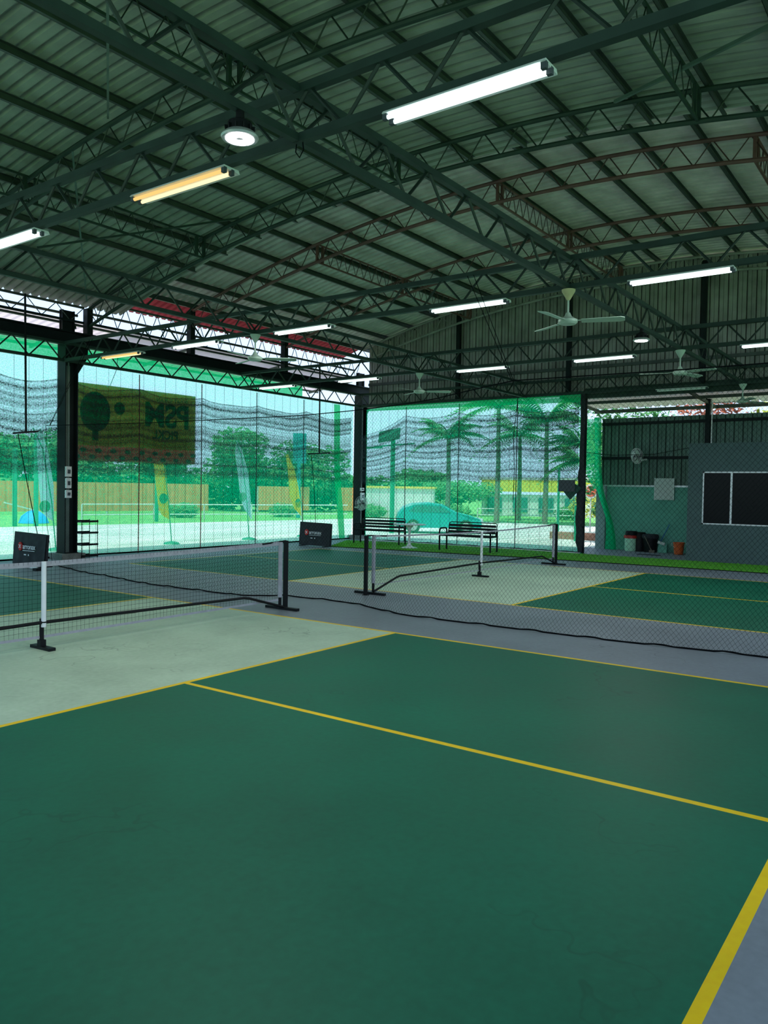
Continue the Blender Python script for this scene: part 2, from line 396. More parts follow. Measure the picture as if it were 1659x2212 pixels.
# ground outside
b = MB(); b.add([(-60, 8.9, -0.03), (16, 8.9, -0.03), (16, 1.75, -0.03), (34, 1.0, -0.03), (34, 20.2, -0.03), (11, 22.2, -0.03), (-60, 24, -0.03)], [(0, 1, 2, 3, 4, 5, 6)])
struct(b.build('ground', MT['concretelot']), 'sunlit concrete yard outside the netting')
b = MB(); b.add([(-120, -120, -0.3), (160, -120, -0.3), (160, 150, -0.3), (-120, 150, -0.3)], [(0, 1, 2, 3)])
b.add([(-60, 24, -0.04), (11, 22.2, -0.04), (34, 20.2, -0.04), (34, 1.0, -0.04), (90, -20, -0.04), (90, 90, -0.04), (-60, 90, -0.04)], [(0, 1, 2, 3, 4, 5, 6)])
struct(b.build('ground_lawn', MT['grass']), 'green lawn beyond the concrete yard')

# ------------------------------------------------------------------ corrugated roofs and walls
def ribbed(u0, u1, pitch, depth, place, nv, flip=1, prof=((0.0, 0), (0.55, 0), (0.68, 1), (0.87, 1))):
    """trapezoid ribs: place(u, v in 0..1, offset) -> point"""
    us = []; u = u0
    while u < u1 - 1e-6:
        for du, h in prof: us.append((min(u + du * pitch, u1), h))
        u += pitch
    us.append((u1, 0))
    b = MB(); n = len(us)
    vs = [place(uu, j / nv, h * depth * flip) for uu, h in us for j in range(nv + 1)]
    fs = [(i * (nv + 1) + j, (i + 1) * (nv + 1) + j, (i + 1) * (nv + 1) + j + 1, i * (nv + 1) + j + 1) for i in range(n - 1) for j in range(nv)]
    b.add(vs, fs); return b
def roof(u0, u1, ya, yb, top, m, name, label, nv=30):
    def pl(u, v, off):
        y = ya + (yb - ya) * v; return (u, y, arc(y, top) + 0.14 + off)
    o = ribbed(u0, u1, 0.195, 0.055, pl, nv).build(name, m)
    sol = o.modifiers.new('sheet', 'SOLIDIFY'); sol.thickness = 0.004; sol.offset = 1
    return struct(o, label)
roof(-9.0, 7.02, Y_OTHER, Y_EAVE, NEAR_TOP, MT['sheet'], 'ceiling', 'green grey corrugated roof over the near court')
roof(6.95, 16.35, Y_OTHER, 8.42, FAR_TOP, MT['farsheet'], 'ceiling_far', 'grey corrugated roof raised over the far court')
roof(6.95, 15.9, 8.42, 9.25, FAR_TOP, MT['redsheet'], 'ceiling_eave', 'red corrugated eave sheet over the left opening', 4)
GROOVE = ((0.0, 0), (0.36, 0), (0.38, 0.25), (0.42, 0.25), (0.44, 0), (0.80, 0), (0.815, 1), (0.955, 1), (0.97, 0))
b = MB(); b.grid(lambda u, v: (7.0 + 0.01 * v, Y_OTHER + 18.7 * u, arc(Y_OTHER + 18.7 * u, NEAR_TOP) + 0.16 + 0.62 * v), 40, 1)  # added sheet: blocks the sun that would slip between the two roofs
struct(b.build('step_sun_block', MT['farsheet']), 'narrow upright sheet added to keep sun out of the step between the two roofs')
# gable wall
GX = 16.05
def gable(u, v, off):
    zt = arc(u, FAR_TOP) + 0.10; return (GX - off, u, 4.3 + (zt - 4.3) * v)
o = ribbed(-10.0, 8.15, 0.21, 0.075, gable, 6, -1, GROOVE).build('wall_back', MT['wallsheet']); struct(o, 'grey corrugated gable wall at the back')
sol = o.modifiers.new('sheet', 'SOLIDIFY'); sol.thickness = 0.004
for y in (-5.55, -2.15, 1.32, 4.78):
    zt = arc(y, FAR_TOP) - 0.05
    b = MB(); b.bb((15.9, y - 0.06, 4.3), (16.0, y + 0.06, zt)); struct(b.build('trim_gable_post', MT['column']), 'dark upright post on the gable wall')
for z in (4.98, 5.75):
    b = MB(); b.bb((15.94, -10, z - 0.04), (16.0, 8.1, z + 0.04)); struct(b.build('trim_gable_rail', MT['purlin']), 'horizontal rail on the gable wall')
b = MB(); b.bb((16.0, -10, 4.16), (16.16, 0.86, 4.42)); b.bb((15.98, 0.86, 4.26), (16.12, 8.2, 4.36))
struct(b.build('trim_lintel', MT['steel']), 'green steel lintel under the gable wall')

# recess wall on the right, sheet over masonry
RX = 18.45
def rec(u, v, off): return (RX - off, u, 1.86 + (3.83 - 1.86) * v)
o = ribbed(-10.0, 1.28, 0.225, 0.07, rec, 1, -1, GROOVE).build('wall_right', MT['greensheet']); struct(o, 'dark green corrugated side wall')
b = MB(); b.bb((RX + 0.085, -10, 1.8), (RX + 0.11, 1.28, 3.83)); struct(b.build('wall_right_backing', MT['greensheet']))
b = MB(); b.bb((RX - 0.04, -10, -0.02), (RX + 0.12, 1.28, 1.86)); struct(b.build('wall_right_base', MT['greenwall']), 'sea green painted lower wall')
b = MB(); b.bb((RX - 0.08, -10, 1.83), (RX + 0.14, 1.28, 1.88)); struct(b.build('trim_wall_cap', MT['alu']), 'pale capping along the lower wall')
b = MB(); b.bb((RX - 0.16, 1.08, -0.02), (RX + 0.16, 1.36, 1.86)); struct(b.build('wall_pier', MT['pier']), 'grey pier at the end of the lower wall')
for z in (2.66, 3.66):
    b = MB(); b.bb((RX - 0.1, -10, z - 0.04), (RX - 0.04, 1.25, z + 0.04)); struct(b.build('trim_wall_rail', MT['column']), 'dark rail along the side wall')
b = MB(); b.bb((RX - 0.16, -1.78, 1.86), (RX - 0.02, -1.66, 4.3)); struct(b.build('trim_wall_post', MT['column']), 'dark post against the side wall')
# lean-to roof behind the gable
def lean(u, v, off): return (16.1 + 3.1 * v, u, 4.36 - 0.16 * v + off)
o = ribbed(-10.0, 0.9 + 0.9, 0.24, 0.05, lean, 2).build('ceiling_lean', MT['leansheet']); struct(o, 'corrugated lean-to roof behind the gable')
b = MB(); b.bar((19.2, -10, 4.12), (19.2, 1.8, 4.12), 0.06, 0.10); b.bar((17.6, -10, 4.22), (17.6, 1.8, 4.22), 0.05, 0.08)
for y in (-9, -6.6, -4.2, -1.72, 1.6): b.bar((16.1, y, 4.25), (19.2, y, 4.1), 0.05, 0.08)
struct(b.build('trim_lean_frame', MT['purlin']), 'steel frame under the lean-to roof')
# lean-to roof outside the left wall
def leanl(u, v, off): return (u, 8.64 + 1.9 * v, 5.23 - 0.28 * v + off)
o = ribbed(-9.0, 16.2, 0.2, 0.035, leanl, 2).build('ceiling_porch', MT['pinksheet']); struct(o, 'pale pink corrugated porch roof outside the netting')
b = MB()
for x in (-4.0, -0.6, 2.6, 5.9, 9.1, 12.4, 15.8): b.bar((x, 8.66, 5.12), (x, 10.5, 4.86), 0.05, 0.07)
for y, z in ((9.6, 5.03), (10.45, 4.91)): b.bar((-9, y, z), (16.2, y, z), 0.05, 0.06)
b.bar((-9, 8.66, 5.17), (16.1, 8.66, 5.17), 0.05, 0.05)
struct(b.build('trim_porch_frame', MT['purlin']), 'steel frame under the porch roof')

# ------------------------------------------------------------------ purlins
ORD = ['first', 'second', 'third', 'fourth', 'fifth', 'sixth', 'seventh', 'eighth', 'ninth', 'tenth', 'eleventh', 'twelfth', 'thirteenth', 'fourteenth', 'fifteenth', 'sixteenth', 'seventeenth', 'eighteenth', 'nineteenth', 'twentieth']
def cee(x0, x1, y, top, m):
    z = arc(y, top); b = MB()
    b.bb((x0, y - 0.006, z + 0.025), (x1, y, z + 0.135)); b.bb((x0, y - 0.05, z + 0.025), (x1, y, z + 0.031)); b.bb((x0, y - 0.05, z + 0.129), (x1, y, z + 0.135))
    b.bb((x0, y - 0.05, z + 0.025), (x1, y - 0.045, z + 0.045))
    return b.build('roof_purlin', m)
k = 0; y = -0.75 + 9 * 0.96
while y > -6.5:
    tag(cee(-8.9, 6.98, y, NEAR_TOP, MT['purlin']), 'long steel roof purlin, %s from the left eave under the near green roof' % ORD[k], 'purlin', 'purlins under the near roof', 'thing')
    k += 1; y -= 0.96
k = 0; y = -1.0 + 10 * 0.93
while y > -7.6:
    tag(cee(7.0, 16.3, y, FAR_TOP, MT['purlin']), 'steel roof purlin, %s from the left eave under the far grey roof' % ORD[k], 'purlin', 'purlins under the far roof', 'thing')
    k += 1; y -= 0.93

# ------------------------------------------------------------------ arches, lattices, straight trusses
def warren(root, top, bot, n, r, m, posts=True, start_top=True):
    """top(t), bot(t) points for t in 0..1; n panels; one child per diagonal"""
    for i in range(n):
        a, c, e = i / n, (i + 0.5) / n, (i + 1) / n
        for p, q in ((top(a), bot(c)), (bot(c), top(e))):
            MB().tube([p, q], r, 5).build('diagonal', MT['redstrut'] if m is MT['redsteel'] else (MT['strut'] if m is MT['steel'] else m), root)
def arch(x, top, ya, yb, m, label, npan, foot=True):
    root = thing('arched_roof_truss', label, 'roof truss', (x, 0, 5.2), 'arched trusses')
    T = lambda t: (x, ya + (yb - ya) * t, arc(ya + (yb - ya) * t, top))
    B = lambda t: (x, ya + (yb - ya) * t, arc(ya + (yb - ya) * t, top) - 0.385)
    MB().tube([T(i / 40) for i in range(41)], 0.036, 8).build('top_chord', m, root, True)
    MB().tube([B(i / 40) for i in range(41)], 0.036, 8).build('bottom_chord', m, root, True)
    warren(root, T, B, npan, 0.0105, m)
    if foot:
        b = MB(); b.bb((x - 0.07, 8.33, 4.94), (x + 0.07, 8.49, arc(8.42, top) + 0.02)); b.bb((x - 0.13, 8.30, 4.92), (x + 0.13, 8.52, 4.95))
        b.build('foot_post', MT['column'], root)
    return root
arch(-1.0, NEAR_TOP, 8.4, -9.6, MT['steel'], 'dark green arched roof truss, the one nearest overhead', 31)
arch(ARCH_X[0], NEAR_TOP, 8.4, -9.6, MT['steel'], 'dark green arched roof truss crossing above the round lit bay lamp', 31)
arch(ARCH_X[1], NEAR_TOP, 8.4, -9.6, MT['steel'], 'dark green arched roof truss at the step between near and far roofs', 31)
arch(FARCH_X[0], FAR_TOP, 8.4, -9.6, MT['redsteel'], 'reddish arched roof truss just beyond the roof step', 32)
arch(FARCH_X[1], FAR_TOP, 8.4, -9.6, MT['redsteel'], 'reddish arched roof truss second beyond the roof step', 32)
arch(FARCH_X[2], FAR_TOP, 8.2, -9.6, MT['wallsheet'], 'grey arched roof truss along the top of the gable wall', 36, False)
def lattice(x0, x1, y, top, m, label, nodes, npan, dz=0.0):
    root = thing('roof_lattice_girder', label, 'lattice girder', (x0, y, 5.2), 'lattice girders under the roof')
    zt = arc(y, top) + dz
    T = lambda t: (x0 + (x1 - x0) * t, y, zt); B = lambda t: (x0 + (x1 - x0) * t, y, zt - 0.385)
    MB().bar(T(0), T(1), 0.035).build('top_chord', m, root); MB().bar(B(0), B(1), 0.035).build('bottom_chord', m, root)
    warren(root, T, B, npan, 0.008, m)
    for x in nodes:
        for dx in (-0.09, 0.09): MB().bar((x + dx, y, zt), (x + dx, y, zt - 0.385), 0.05).build('node_post', m, root)
for y, w in ((4.62, 'left of the ridge'), (0.05, 'under the ridge'), (-4.52, 'right of the ridge')):
    lattice(-1.0, 6.05, y, NEAR_TOP, MT['steel'], 'thin green lattice girder %s under the near roof' % w, [2.52, 5.95], 17)
for y, w in ((4.27, 'left of the ridge'), (-0.16, 'under the ridge'), (-4.6, 'right of the ridge')):
    lattice(8.95, 15.75, y, FAR_TOP, MT['redsteel'], 'thin reddish lattice girder %s under the far roof' % w, [9.05, 12.36, 15.65], 22)
def eave(x0, x1, zt, zb, npan, label):
    root = thing('eave_lattice_girder', label, 'lattice girder', (x0, 8.42, 5.0), 'lattice girders along the left eave')
    T = lambda t: (x0 + (x1 - x0) * t, 8.42, zt); B = lambda t: (x0 + (x1 - x0) * t, 8.42, zb)
    MB().bar(T(0), T(1), 0.045).build('top_chord', MT['purlin'], root); MB().bar(B(0), B(1), 0.05).build('bottom_chord', MT['column'], root)
    warren(root, T, B, npan, 0.010, MT['purlin'])
    b = MB(); b.bar((x0, 8.66, (zt + zb) / 2 + 0.02), (x1, 8.66, (zt + zb) / 2 + 0.02), 0.05); b.build('middle_rail', MT['purlin'], root)
eave(-6.0, 5.95, 5.52, 5.19, 18, 'dark lattice girder along the left eave of the near roof')
eave(6.15, 15.9, 5.72, 5.20, 22, 'dark lattice girder along the left eave below the red sheet')
def straight(p, q, npan, label, w=0.066):
    root = thing('straight_roof_truss', label, 'roof truss', (p[0], p[1], ZB), 'straight trusses')
    p = Vector(p); q = Vector(q); up = Vector((0, 0, ZT - ZB))
    T = lambda t: p + (q - p) * t + up; B = lambda t: p + (q - p) * t
    MB().bar(T(0), T(1), w, w).build('top_chord', MT['steel'], root); MB().bar(B(0), B(1), w, w).build('bottom_chord', MT['steel'], root)
    warren(root, T, B, npan, 0.016, MT['steel'])
    return root
def fit(a, b0, pan): return max(1, int(round(abs(b0 - a) / pan)))
for x, d in ((TX[1], 'with the brightest twin tube light'), (TX[2], 'across the middle, above the divider net'), (TX[3], 'across the far court'), (TX[4], 'along the gable wall')):
    straight((x, 8.3, ZB), (x, -10.0, ZB), fit(-10, 8.3, 0.69), 'dark green straight truss running left to right ' + d)
for y, d in ((GY[0], 'and carrying two round bay lamps'), (GY[1], 'left of the hall middle, carrying two ceiling fans'), (GY[2], 'along the left wall below the heavy beam')):
    straight((-6.0, y, ZB), (15.95, y, ZB), fit(-6, 15.95, 0.72), 'dark green straight truss running lengthwise ' + d, 0.06)
for x in TX[1:]:
    for y in GY:
        pass
# heavy beam over the left opening
b = MB(); b.bb((-9, 8.38, 4.93), (16.9, 8.62, 4.96)); b.bb((-9, 8.38, 4.67), (16.9, 8.62, 4.70)); b.bb((-9, 8.48, 4.69), (16.9, 8.52, 4.94))
tag(b.build('steel_beam', MT['column']), 'long heavy black steel beam over the left netting', 'beam', None, 'thing')

# roof braces
def brace(p, q, r, label, m='colweb'):
    b = MB(); b.bar(p, q, r * 2, r * 2); tag(b.build('roof_brace', MT[m]), label, 'roof brace', 'slanting roof braces', 'thing')
brace((2.46, 2.53, 6.78), (0.18, -0.75, 6.32), 0.014, 'pale thin brace hanging down at the upper left of the roof')
brace((2.53, 3.5, 6.58), (5.28, 7.29, 5.40), 0.014, 'pale thin brace from the nearest arch to the left column')
brace((6.0, -3.46, 6.80), (4.3, -6.05, 6.35), 0.020, 'pale brace slanting across the upper right of the roof')
brace((6.0, 3.62, 6.60), (3.07, 5.37, 5.60), 0.016, 'dark brace behind the yellowed tube light', 'steel')

# ------------------------------------------------------------------ left columns
def column(x, y, label, haunch=1):
    root = thing('steel_column', label, 'column', (x, y, 0))
    b = MB(); b.bb((x - 0.16, y - 0.15, 0.13), (x - 0.135, y + 0.15, 4.68)); b.bb((x + 0.125, y - 0.15, 0.13), (x + 0.15, y + 0.15, 4.68)); b.bb((x - 0.15, y - 0.02, 0.13), (x + 0.14, y + 0.02, 4.68))
    b.bb((x - 0.17, y - 0.17, 0.125), (x + 0.16, y + 0.17, 0.145)); b.build('shaft', MT['column'], root)
    b = MB(); b.bb((x - 0.29, y - 0.27, -0.01), (x + 0.27, y + 0.27, 0.13)); b.build('plinth', MT['concrete'], root)
    b = MB(); b.prism([(x + 0.15, y - 0.11, 4.68), (x + 0.42, y - 0.11, 4.68), (x + 0.40, y - 0.11, 4.42), (x + 0.15, y - 0.11, 4.02)], (0, 0.22, 0)); b.build('haunch', MT['column'], root)
    b = MB(); b.bb((x - 0.17, y - 0.17, 4.4), (x + 0.16, y - 0.15, 4.68)); b.build('end_plate', MT['column'], root)
    b = MB(); b.tube([(x - 0.06, y - 0.10, 1.9), (x - 0.06, y - 0.10, 4.6)], 0.022, 8); b.build('conduit', MT['colweb'], root)
    b = MB(); b.bb((x - 0.15, y - 0.01, 4.96), (x - 0.12, y + 0.11, 5.42)); b.bb((x + 0.12, y - 0.01, 4.96), (x + 0.15, y + 0.11, 5.42)); b.bb((x - 0.15, y + 0.03, 4.96), (x + 0.15, y + 0.07, 5.42)); b.build('upper_shaft', MT['column'], root)
    b = MB(); b.bb((x - 0.12, y - 0.10, 0.15), (x - 0.02, y - 0.02, 4.2)); b.build('lit_strip', MT['colweb'], root)  # paler strip: light falling on the dark column, put in as colour
    return root
column(5.63, 8.5, 'black steel column on a concrete plinth beside the yellow banner')
c2 = column(16.2, 8.58, 'black steel column in the far left corner beside the bench')
column(-4.7, 8.5, 'black steel column further along the left wall')
def switchbox(p, d, label, cover=True):
    root = thing('switch_box', label, 'switch box', p, 'switch boxes on the columns')
    MB().bb((p[0] - d[0] / 2, p[1] - 0.05, p[2]), (p[0] + d[0] / 2, p[1], p[2] + d[1])).build('box_body', MT['white'], root)
    MB().bb((p[0] - d[0] / 4, p[1] - 0.06, p[2] + d[1] * 0.3), (p[0] + d[0] / 4, p[1] - 0.05, p[2] + d[1] * 0.7)).build('switch', MT['greyboard'], root)
switchbox((5.53, 8.34, 1.34), (0.13, 0.17), 'small cream switch box, lowest on the left column')
switchbox((5.53, 8.34, 1.55), (0.12, 0.22), 'grey white switch box, middle one on the left column')
switchbox((5.53, 8.34, 1.80), (0.13, 0.22), 'pale switch box, topmost on the left column')
switchbox((16.10, 8.42, 1.28), (0.17, 0.24), 'white socket box on the far corner column')
switchbox((16.08, 8.42, 1.58), (0.16, 0.10), 'small junction box above the socket box on the corner column')

# ------------------------------------------------------------------ netting round the open sides
def seams(b, pts_fn, us, z0, z1, r):
    for u in us:
        x, y = pts_fn(u); b.tube([(x, y, z0), (x, y, z1)], r, 3, False)
root = thing('green_netting', 'green see-through netting hung along the whole left opening', 'netting', (5.0, 8.78, 0), 'safety nettings')
def ripple(u, s): return 0.02 * math.sin(u * 3.1 + s) + 0.012 * math.sin(u * 7.7 + 2 * s)
MB().grid(lambda u, v: (-8.5 + 24.55 * u, 8.78 + ripple(-8.5 + 24.55 * u, v) * (1 - abs(2 * v - 1)), 0.0 + 4.36 * v), 120, 8).build('netting_sheet', MT['net'], root)
MB().grid(lambda u, v: (-8.5 + 22.0 * u, 8.74 + 0.01 * math.sin(u * 200), 4.34 + 0.35 * v), 60, 1).build('folded_hem', MT['nethem'], root)
b = MB(); seams(b, lambda u: (u, 8.755), [-3.9 + 0.325 * i for i in range(61)], 0.02, 4.34, 0.0035); b.build('seam', MT['cord'], root)
for i, x in enumerate((-0.1, 1.85, 3.8, 7.66, 9.6, 11.6, 13.57)):
    MB().tube([(x, 8.73, 0.0), (x + 0.01, 8.73, 2.2), (x, 8.73, 4.3)], 0.012, 5).build('net_rope', MT['redrope'] if i in (2, 3, 4) else MT['rope'], root)
MB().tube([(-8.5 + i * 0.61, 8.74 + 0.02 * math.sin(i * 2.1), 0.03) for i in range(41)], 0.022, 6).build('bottom_rope', MT['cord'], root)
MB().grid(lambda u, v: (14.95 + 0.30 * u + 0.35 * (1 - v) ** 2 + 0.02 * math.sin(9 * v), 8.70 - 0.05 * math.sin(PI * u), 0.05 + 4.25 * v), 3, 14).build('gathered_fold', MT['nethem'], root)
root = thing('green_netting', 'green see-through netting hung behind the two benches', 'netting', (16.0, 4.5, 0), 'safety nettings')
MB().grid(lambda u, v: (16.0 + ripple(8.2 - 7.3 * u, v + 1) * (1 - abs(2 * v - 1)), 8.2 - 7.35 * u, 4.20 * v), 60, 8).build('netting_sheet', MT['net'], root)
MB().grid(lambda u, v: (15.95, 8.1 - 7.2 * u, 4.10 + (0.08 + 0.16 * u) * (v - 0.4) * 1.2 + 0.08), 20, 1).build('folded_hem', MT['nethem'], root)
b = MB(); seams(b, lambda u: (15.97, u), [1.1 + 0.325 * i for i in range(22)], 0.02, 4.16, 0.0035); b.build('seam', MT['cord'], root)
for y in (6.62, 4.72, 2.82): MB().tube([(15.96, y, 0), (15.95, y, 2.0), (15.96, y, 4.2)], 0.013, 5).build('net_rope', MT['rope'], root)
MB().tube([(15.93, 8.1 - i * 0.2, 0.03 + 0.006 * math.sin(i * 1.7)) for i in range(37)], 0.022, 6).build('bottom_rope', MT['cord'], root)

# knitted shade cloth slung across the nettings
def scallop(u, knots, lo=0.12):
    for a, c in zip(knots[:-1], knots[1:]):
        if a <= u <= c:
            t = (u - a) / (c - a); return -lo * 4 * t * (1 - t)
    return 0.0
kn = [-8.3, -6.0, -4.05, -2.1, -0.1, 1.85, 3.8, 5.63, 7.66, 9.6, 11.6, 13.57, 15.9]
o = MB()
o.grid(lambda u, v: (-8.2 + 24.0 * u, 8.66 + 0.02 * math.sin(v * 40 + 3 * math.sin(u * 30)),
       1.92 + (3.95 - 1.92) * v + scallop(-8.2 + 24.0 * u, kn) * (0.55 + 0.45 * v) + 0.02 * math.sin(u * 90)), 240, 28, 0, True)
tag(o.build('shade_cloth', MT['shade'], None, True), 'dark knitted shade cloth slung along the left netting', 'shade cloth', 'shade cloths', 'thing')
kn2 = [0.9, 2.82, 4.72, 6.62, 8.4]
o = MB()
o.grid(lambda u, v: (15.88 - 0.02 * math.sin(v * 40 + 3 * math.sin(u * 12)), 8.36 - 7.4 * u,
       1.95 - 0.16 * max(0, 0.25 - u) * 4 * (1 - u) + (2.0 - 0.42 * max(0, 1 - u / 0.24)) * v + scallop(8.36 - 7.4 * u, kn2) * (0.55 + 0.45 * v)), 100, 28, 0, True)
tag(o.build('shade_cloth', MT['shade'], None, True), 'dark knitted shade cloth slung across the netting behind the benches', 'shade cloth', 'shade cloths', 'thing')

# yellow banner hung outside the shade cloth, seen from its back
root = thing('hanging_banner', 'large dark yellow banner with mirrored print hung on the left netting', 'banner', (7.7, 8.86, 2.17))
def ban(u, v): return (5.9 + 3.63 * u, 8.88 + 0.012 * math.sin(u * 14), 2.18 + (1.77) * v + 0.03 * u)
MB().grid(lambda u, v: ban(u, 0.2 + 0.8 * v), 30, 8).build('cloth', MT['banner'], root)
MB().grid(lambda u, v: ban(u, 0.2 * v), 30, 3).build('lower_edge', MT['bannerred'], root)
text('lettering', 'PUSAT SUKAN', 0.15, MT['bannerdark'], root, (8.75, 8.855, 3.77), (-1, 0, 0), (0, 0, 1))
text('lettering', 'PSM', 0.80, MT['bannerdark'], root, (8.60, 8.855, 3.36), (-1, 0, 0), (0, 0, 1), bold=0.03)
text('lettering', 'PICKL', 0.30, MT['bannerdark'], root, (8.55, 8.855, 2.90), (-1, 0, 0), (0, 0, 1), bold=0.01)
def disc(b, c, rx, rz, n=20): b.prism([(c[0] + rx * math.cos(2 * PI * i / n), c[1], c[2] + rz * math.sin(2 * PI * i / n)) for i in range(n)], (0, 0.004, 0))
b = MB()   # a plain paddle and ball emblem
b.prism([(6.55 + 0.40 * math.cos(2 * PI * i / 24), 8.855, 3.32 + 0.46 * math.sin(2 * PI * i / 24)) for i in range(24)], (0, 0.004, 0))
b.prism([(6.47, 8.855, 2.66), (6.63, 8.855, 2.66), (6.63, 8.855, 2.90), (6.47, 8.855, 2.90)], (0, 0.004, 0)); disc(b, (7.2, 8.855, 3.45), 0.15, 0.15)
b.build('emblem', MT['bannerdark'], root)
b = MB(); b.prism([(6.55 + 0.30 * math.cos(2 * PI * i / 24), 8.850, 3.32 + 0.36 * math.sin(2 * PI * i / 24)) for i in range(24)], (0, 0.004, 0)); b.build('emblem_face', MT['bannerolive'], root)
b = MB()
for i in range(9):
    for j in range(2): disc(b, (6.08 + i * 0.40 + 0.16 * j, 8.86, 2.28 + 0.15 * j), 0.09, 0.055, 10)
b.build('print_patch', MT['bannergrey'], root)
b = MB()
for i in range(5): b.tube([(6.0 + 0.86 * i, 8.85, 3.93 + 0.006 * i), (6.0 + 0.86 * i, 8.86, 3.93 + 0.006 * i)], 0.018, 10)
b.build('eyelet', MT['alu'], root)

# rolled dark curtain and post at the right end of the netting
root = thing('rolled_curtain', 'black rolled and tied curtain on the post right of the benches', 'rolled curtain', (15.96, 0.86, 0))
b = MB(); prof = []
for i in range(33):
    z = 0.03 + 4.3 * i / 32
    r = 0.085 + (0.03 * abs(math.sin(z * PI / 0.62)) if z < 2.1 else 0.012 * abs(math.sin(z * 2))) - (0.03 if z > 2.2 else 0) - (0.035 if z < 0.2 else 0)
    prof.append(((15.94 + 0.012 * math.sin(z * 4), 0.88 + (0.025 * math.sin(z * 1.7) if z < 2 else 0), z), r))
b.tube([p for p, r in prof], [r for p, r in prof], 12); b.build('roll', MT['blackcloth'], root, True)
MB().bb((16.02, 0.82, 0), (16.10, 0.90, 4.3)).build('post', MT['column'], root)
for z in (0.28, 0.72, 1.36, 1.98): MB().lathe([(0.07, -0.02), (0.082, 0), (0.07, 0.02)], (15.94, 0.88, z), 12).build('tie', MT['cord'], root)
# netting pulled aside at the doorway
root = thing('gathered_netting', 'bright green netting drawn aside at the doorway by the bins', 'netting', (18.0, 1.3, 0), 'safety nettings')
def edge(z):      # right edge of the drawn net
    t = [(0, 0.62), (0.4, 0.66), (0.77, 0.74), (1.25, 0.90), (1.7, 1.03), (2.4, 1.12), (3.8, 1.16)]
    for (a, ya), (c, yb) in zip(t[:-1], t[1:]):
        if a <= z <= c: return ya + (yb - ya) * (z - a) / (c - a)
    return t[-1][1]
def wid(z): return 0.20 if z > 1.9 else 0.13 + 0.037 * z
MB().grid(lambda u, v: (18.0 + 0.05 * math.sin(u * PI) + 0.02 * math.sin(v * 9), edge(3.8 * v) + wid(3.8 * v) * u, 0.01 + 3.82 * v), 4, 20).build('gathered_band', MT['nethem'], root)
MB().grid(lambda u, v: (18.03, edge(1.75 + 2.05 * v) + wid(1.75 + 2.05 * v) + u * (0.12 + 0.32 * min(1, v * 2.2)), 1.75 + 2.05 * v), 4, 12).build('netting_sheet', MT['netmid'], root)
MB().grid(lambda u, v: (18.04, edge(0.9 * v) + wid(0.9 * v) + u * 0.22 * (1 - v * 0.85), 0.01 + 0.95 * v), 3, 6).build('loose_tail', MT['netmid'], root)

# ------------------------------------------------------------------ divider net between the two courts
root = thing('divider_net', 'tall dark diamond mesh net hanging between the two courts', 'net', (4.4, 0, 0))
BX = [(-8.0, 4.3), (-5.79, 4.33), (-3.82, 4.16), (-1.71, 4.11), (-0.1, 4.5), (0.67, 4.45), (1.56, 3.98), (3.31, 3.95), (5.47, 4.23), (7.32, 4.58), (8.0, 4.6)]
def bottom_x(y):
    for (a, xa), (c, xb) in zip(BX[:-1], BX[1:]):
        if a <= y <= c:
            t = (y - a) / (c - a); t = t * t * (3 - 2 * t); return xa + (xb - xa) * t
    return 4.4
DY0, DY1, DZ = -7.8, 7.35, 3.0
TZ = [(-9, 2.98), (-5.0, 2.96), (-2.85, 2.98), (-1.6, 2.80), (-0.5, 2.73), (0.6, 2.70), (4.0, 2.72), (8, 2.80)]
def top_z(y):
    for (a, za), (c, zc_) in zip(TZ[:-1], TZ[1:]):
        if a <= y <= c: return za + (zc_ - za) * (y - a) / (c - a)
    return 2.8
def dpt(y, z):
    t = min(max(z / DZ, 0), 1); k = (1 - t) ** 2.2
    x = 4.42 + (bottom_x(min(max(y, DY0), DY1)) - 4.42) * k + 0.03 * math.sin(y * 2.3 + z) * t * (1 - t) * 4
    return (x, y + 0.02 * math.sin(z * 5 + y * 3), max(0.008, z * top_z(y) / DZ + (0.02 * math.sin(y * 9) if t < 0.05 else 0)))
b = MB(); cell = 0.052; ch = 0.062
n = int((DY1 - DY0) / cell); run = DZ / ch * cell
r = 0.0012
for s in (1, -1):
    kk = int(run / cell) + 1
    for i in range(-kk, n + kk):
        ys0 = DY0 + i * cell
        pts = []
        for j in range(0, 25):
            z = DZ * j / 24; y = ys0 + s * z * cell / ch - (0 if s > 0 else -0)
            if DY0 <= y <= DY1: pts.append(dpt(y, z))
        if len(pts) > 1: b.tube(pts, r, 3, False)
b.build('net_mesh', MT['divider'], root)
MB().tube([dpt(DY0 + (DY1 - DY0) * i / 150, 0.0) for i in range(151)], [0.008 + 0.003 * abs(math.sin(i * 1.3)) for i in range(151)], 6).build('bottom_rope', MT['cord'], root)
MB().tube([dpt(DY0 + (DY1 - DY0) * i / 40, DZ) for i in range(41)], 0.007, 6).build('top_rope', MT['cord'], root)
for y, xx, yy in ((-7.6, 5.40, -7.2), (-2.85, 5.40, -1.66), (7.2, 5.40, 7.3)):
    for dy in (-0.05, 0.05): MB().tube([(4.42, y + dy * 0.2, top_z(y)), (xx, yy + dy, 4.66)], 0.005, 5).build('hanger_cord', MT['cord'], root)
MB().tube([dpt(DY1, DZ * i / 20) for i in range(21)], 0.005, 5).build('side_rope', MT['cord'], root)

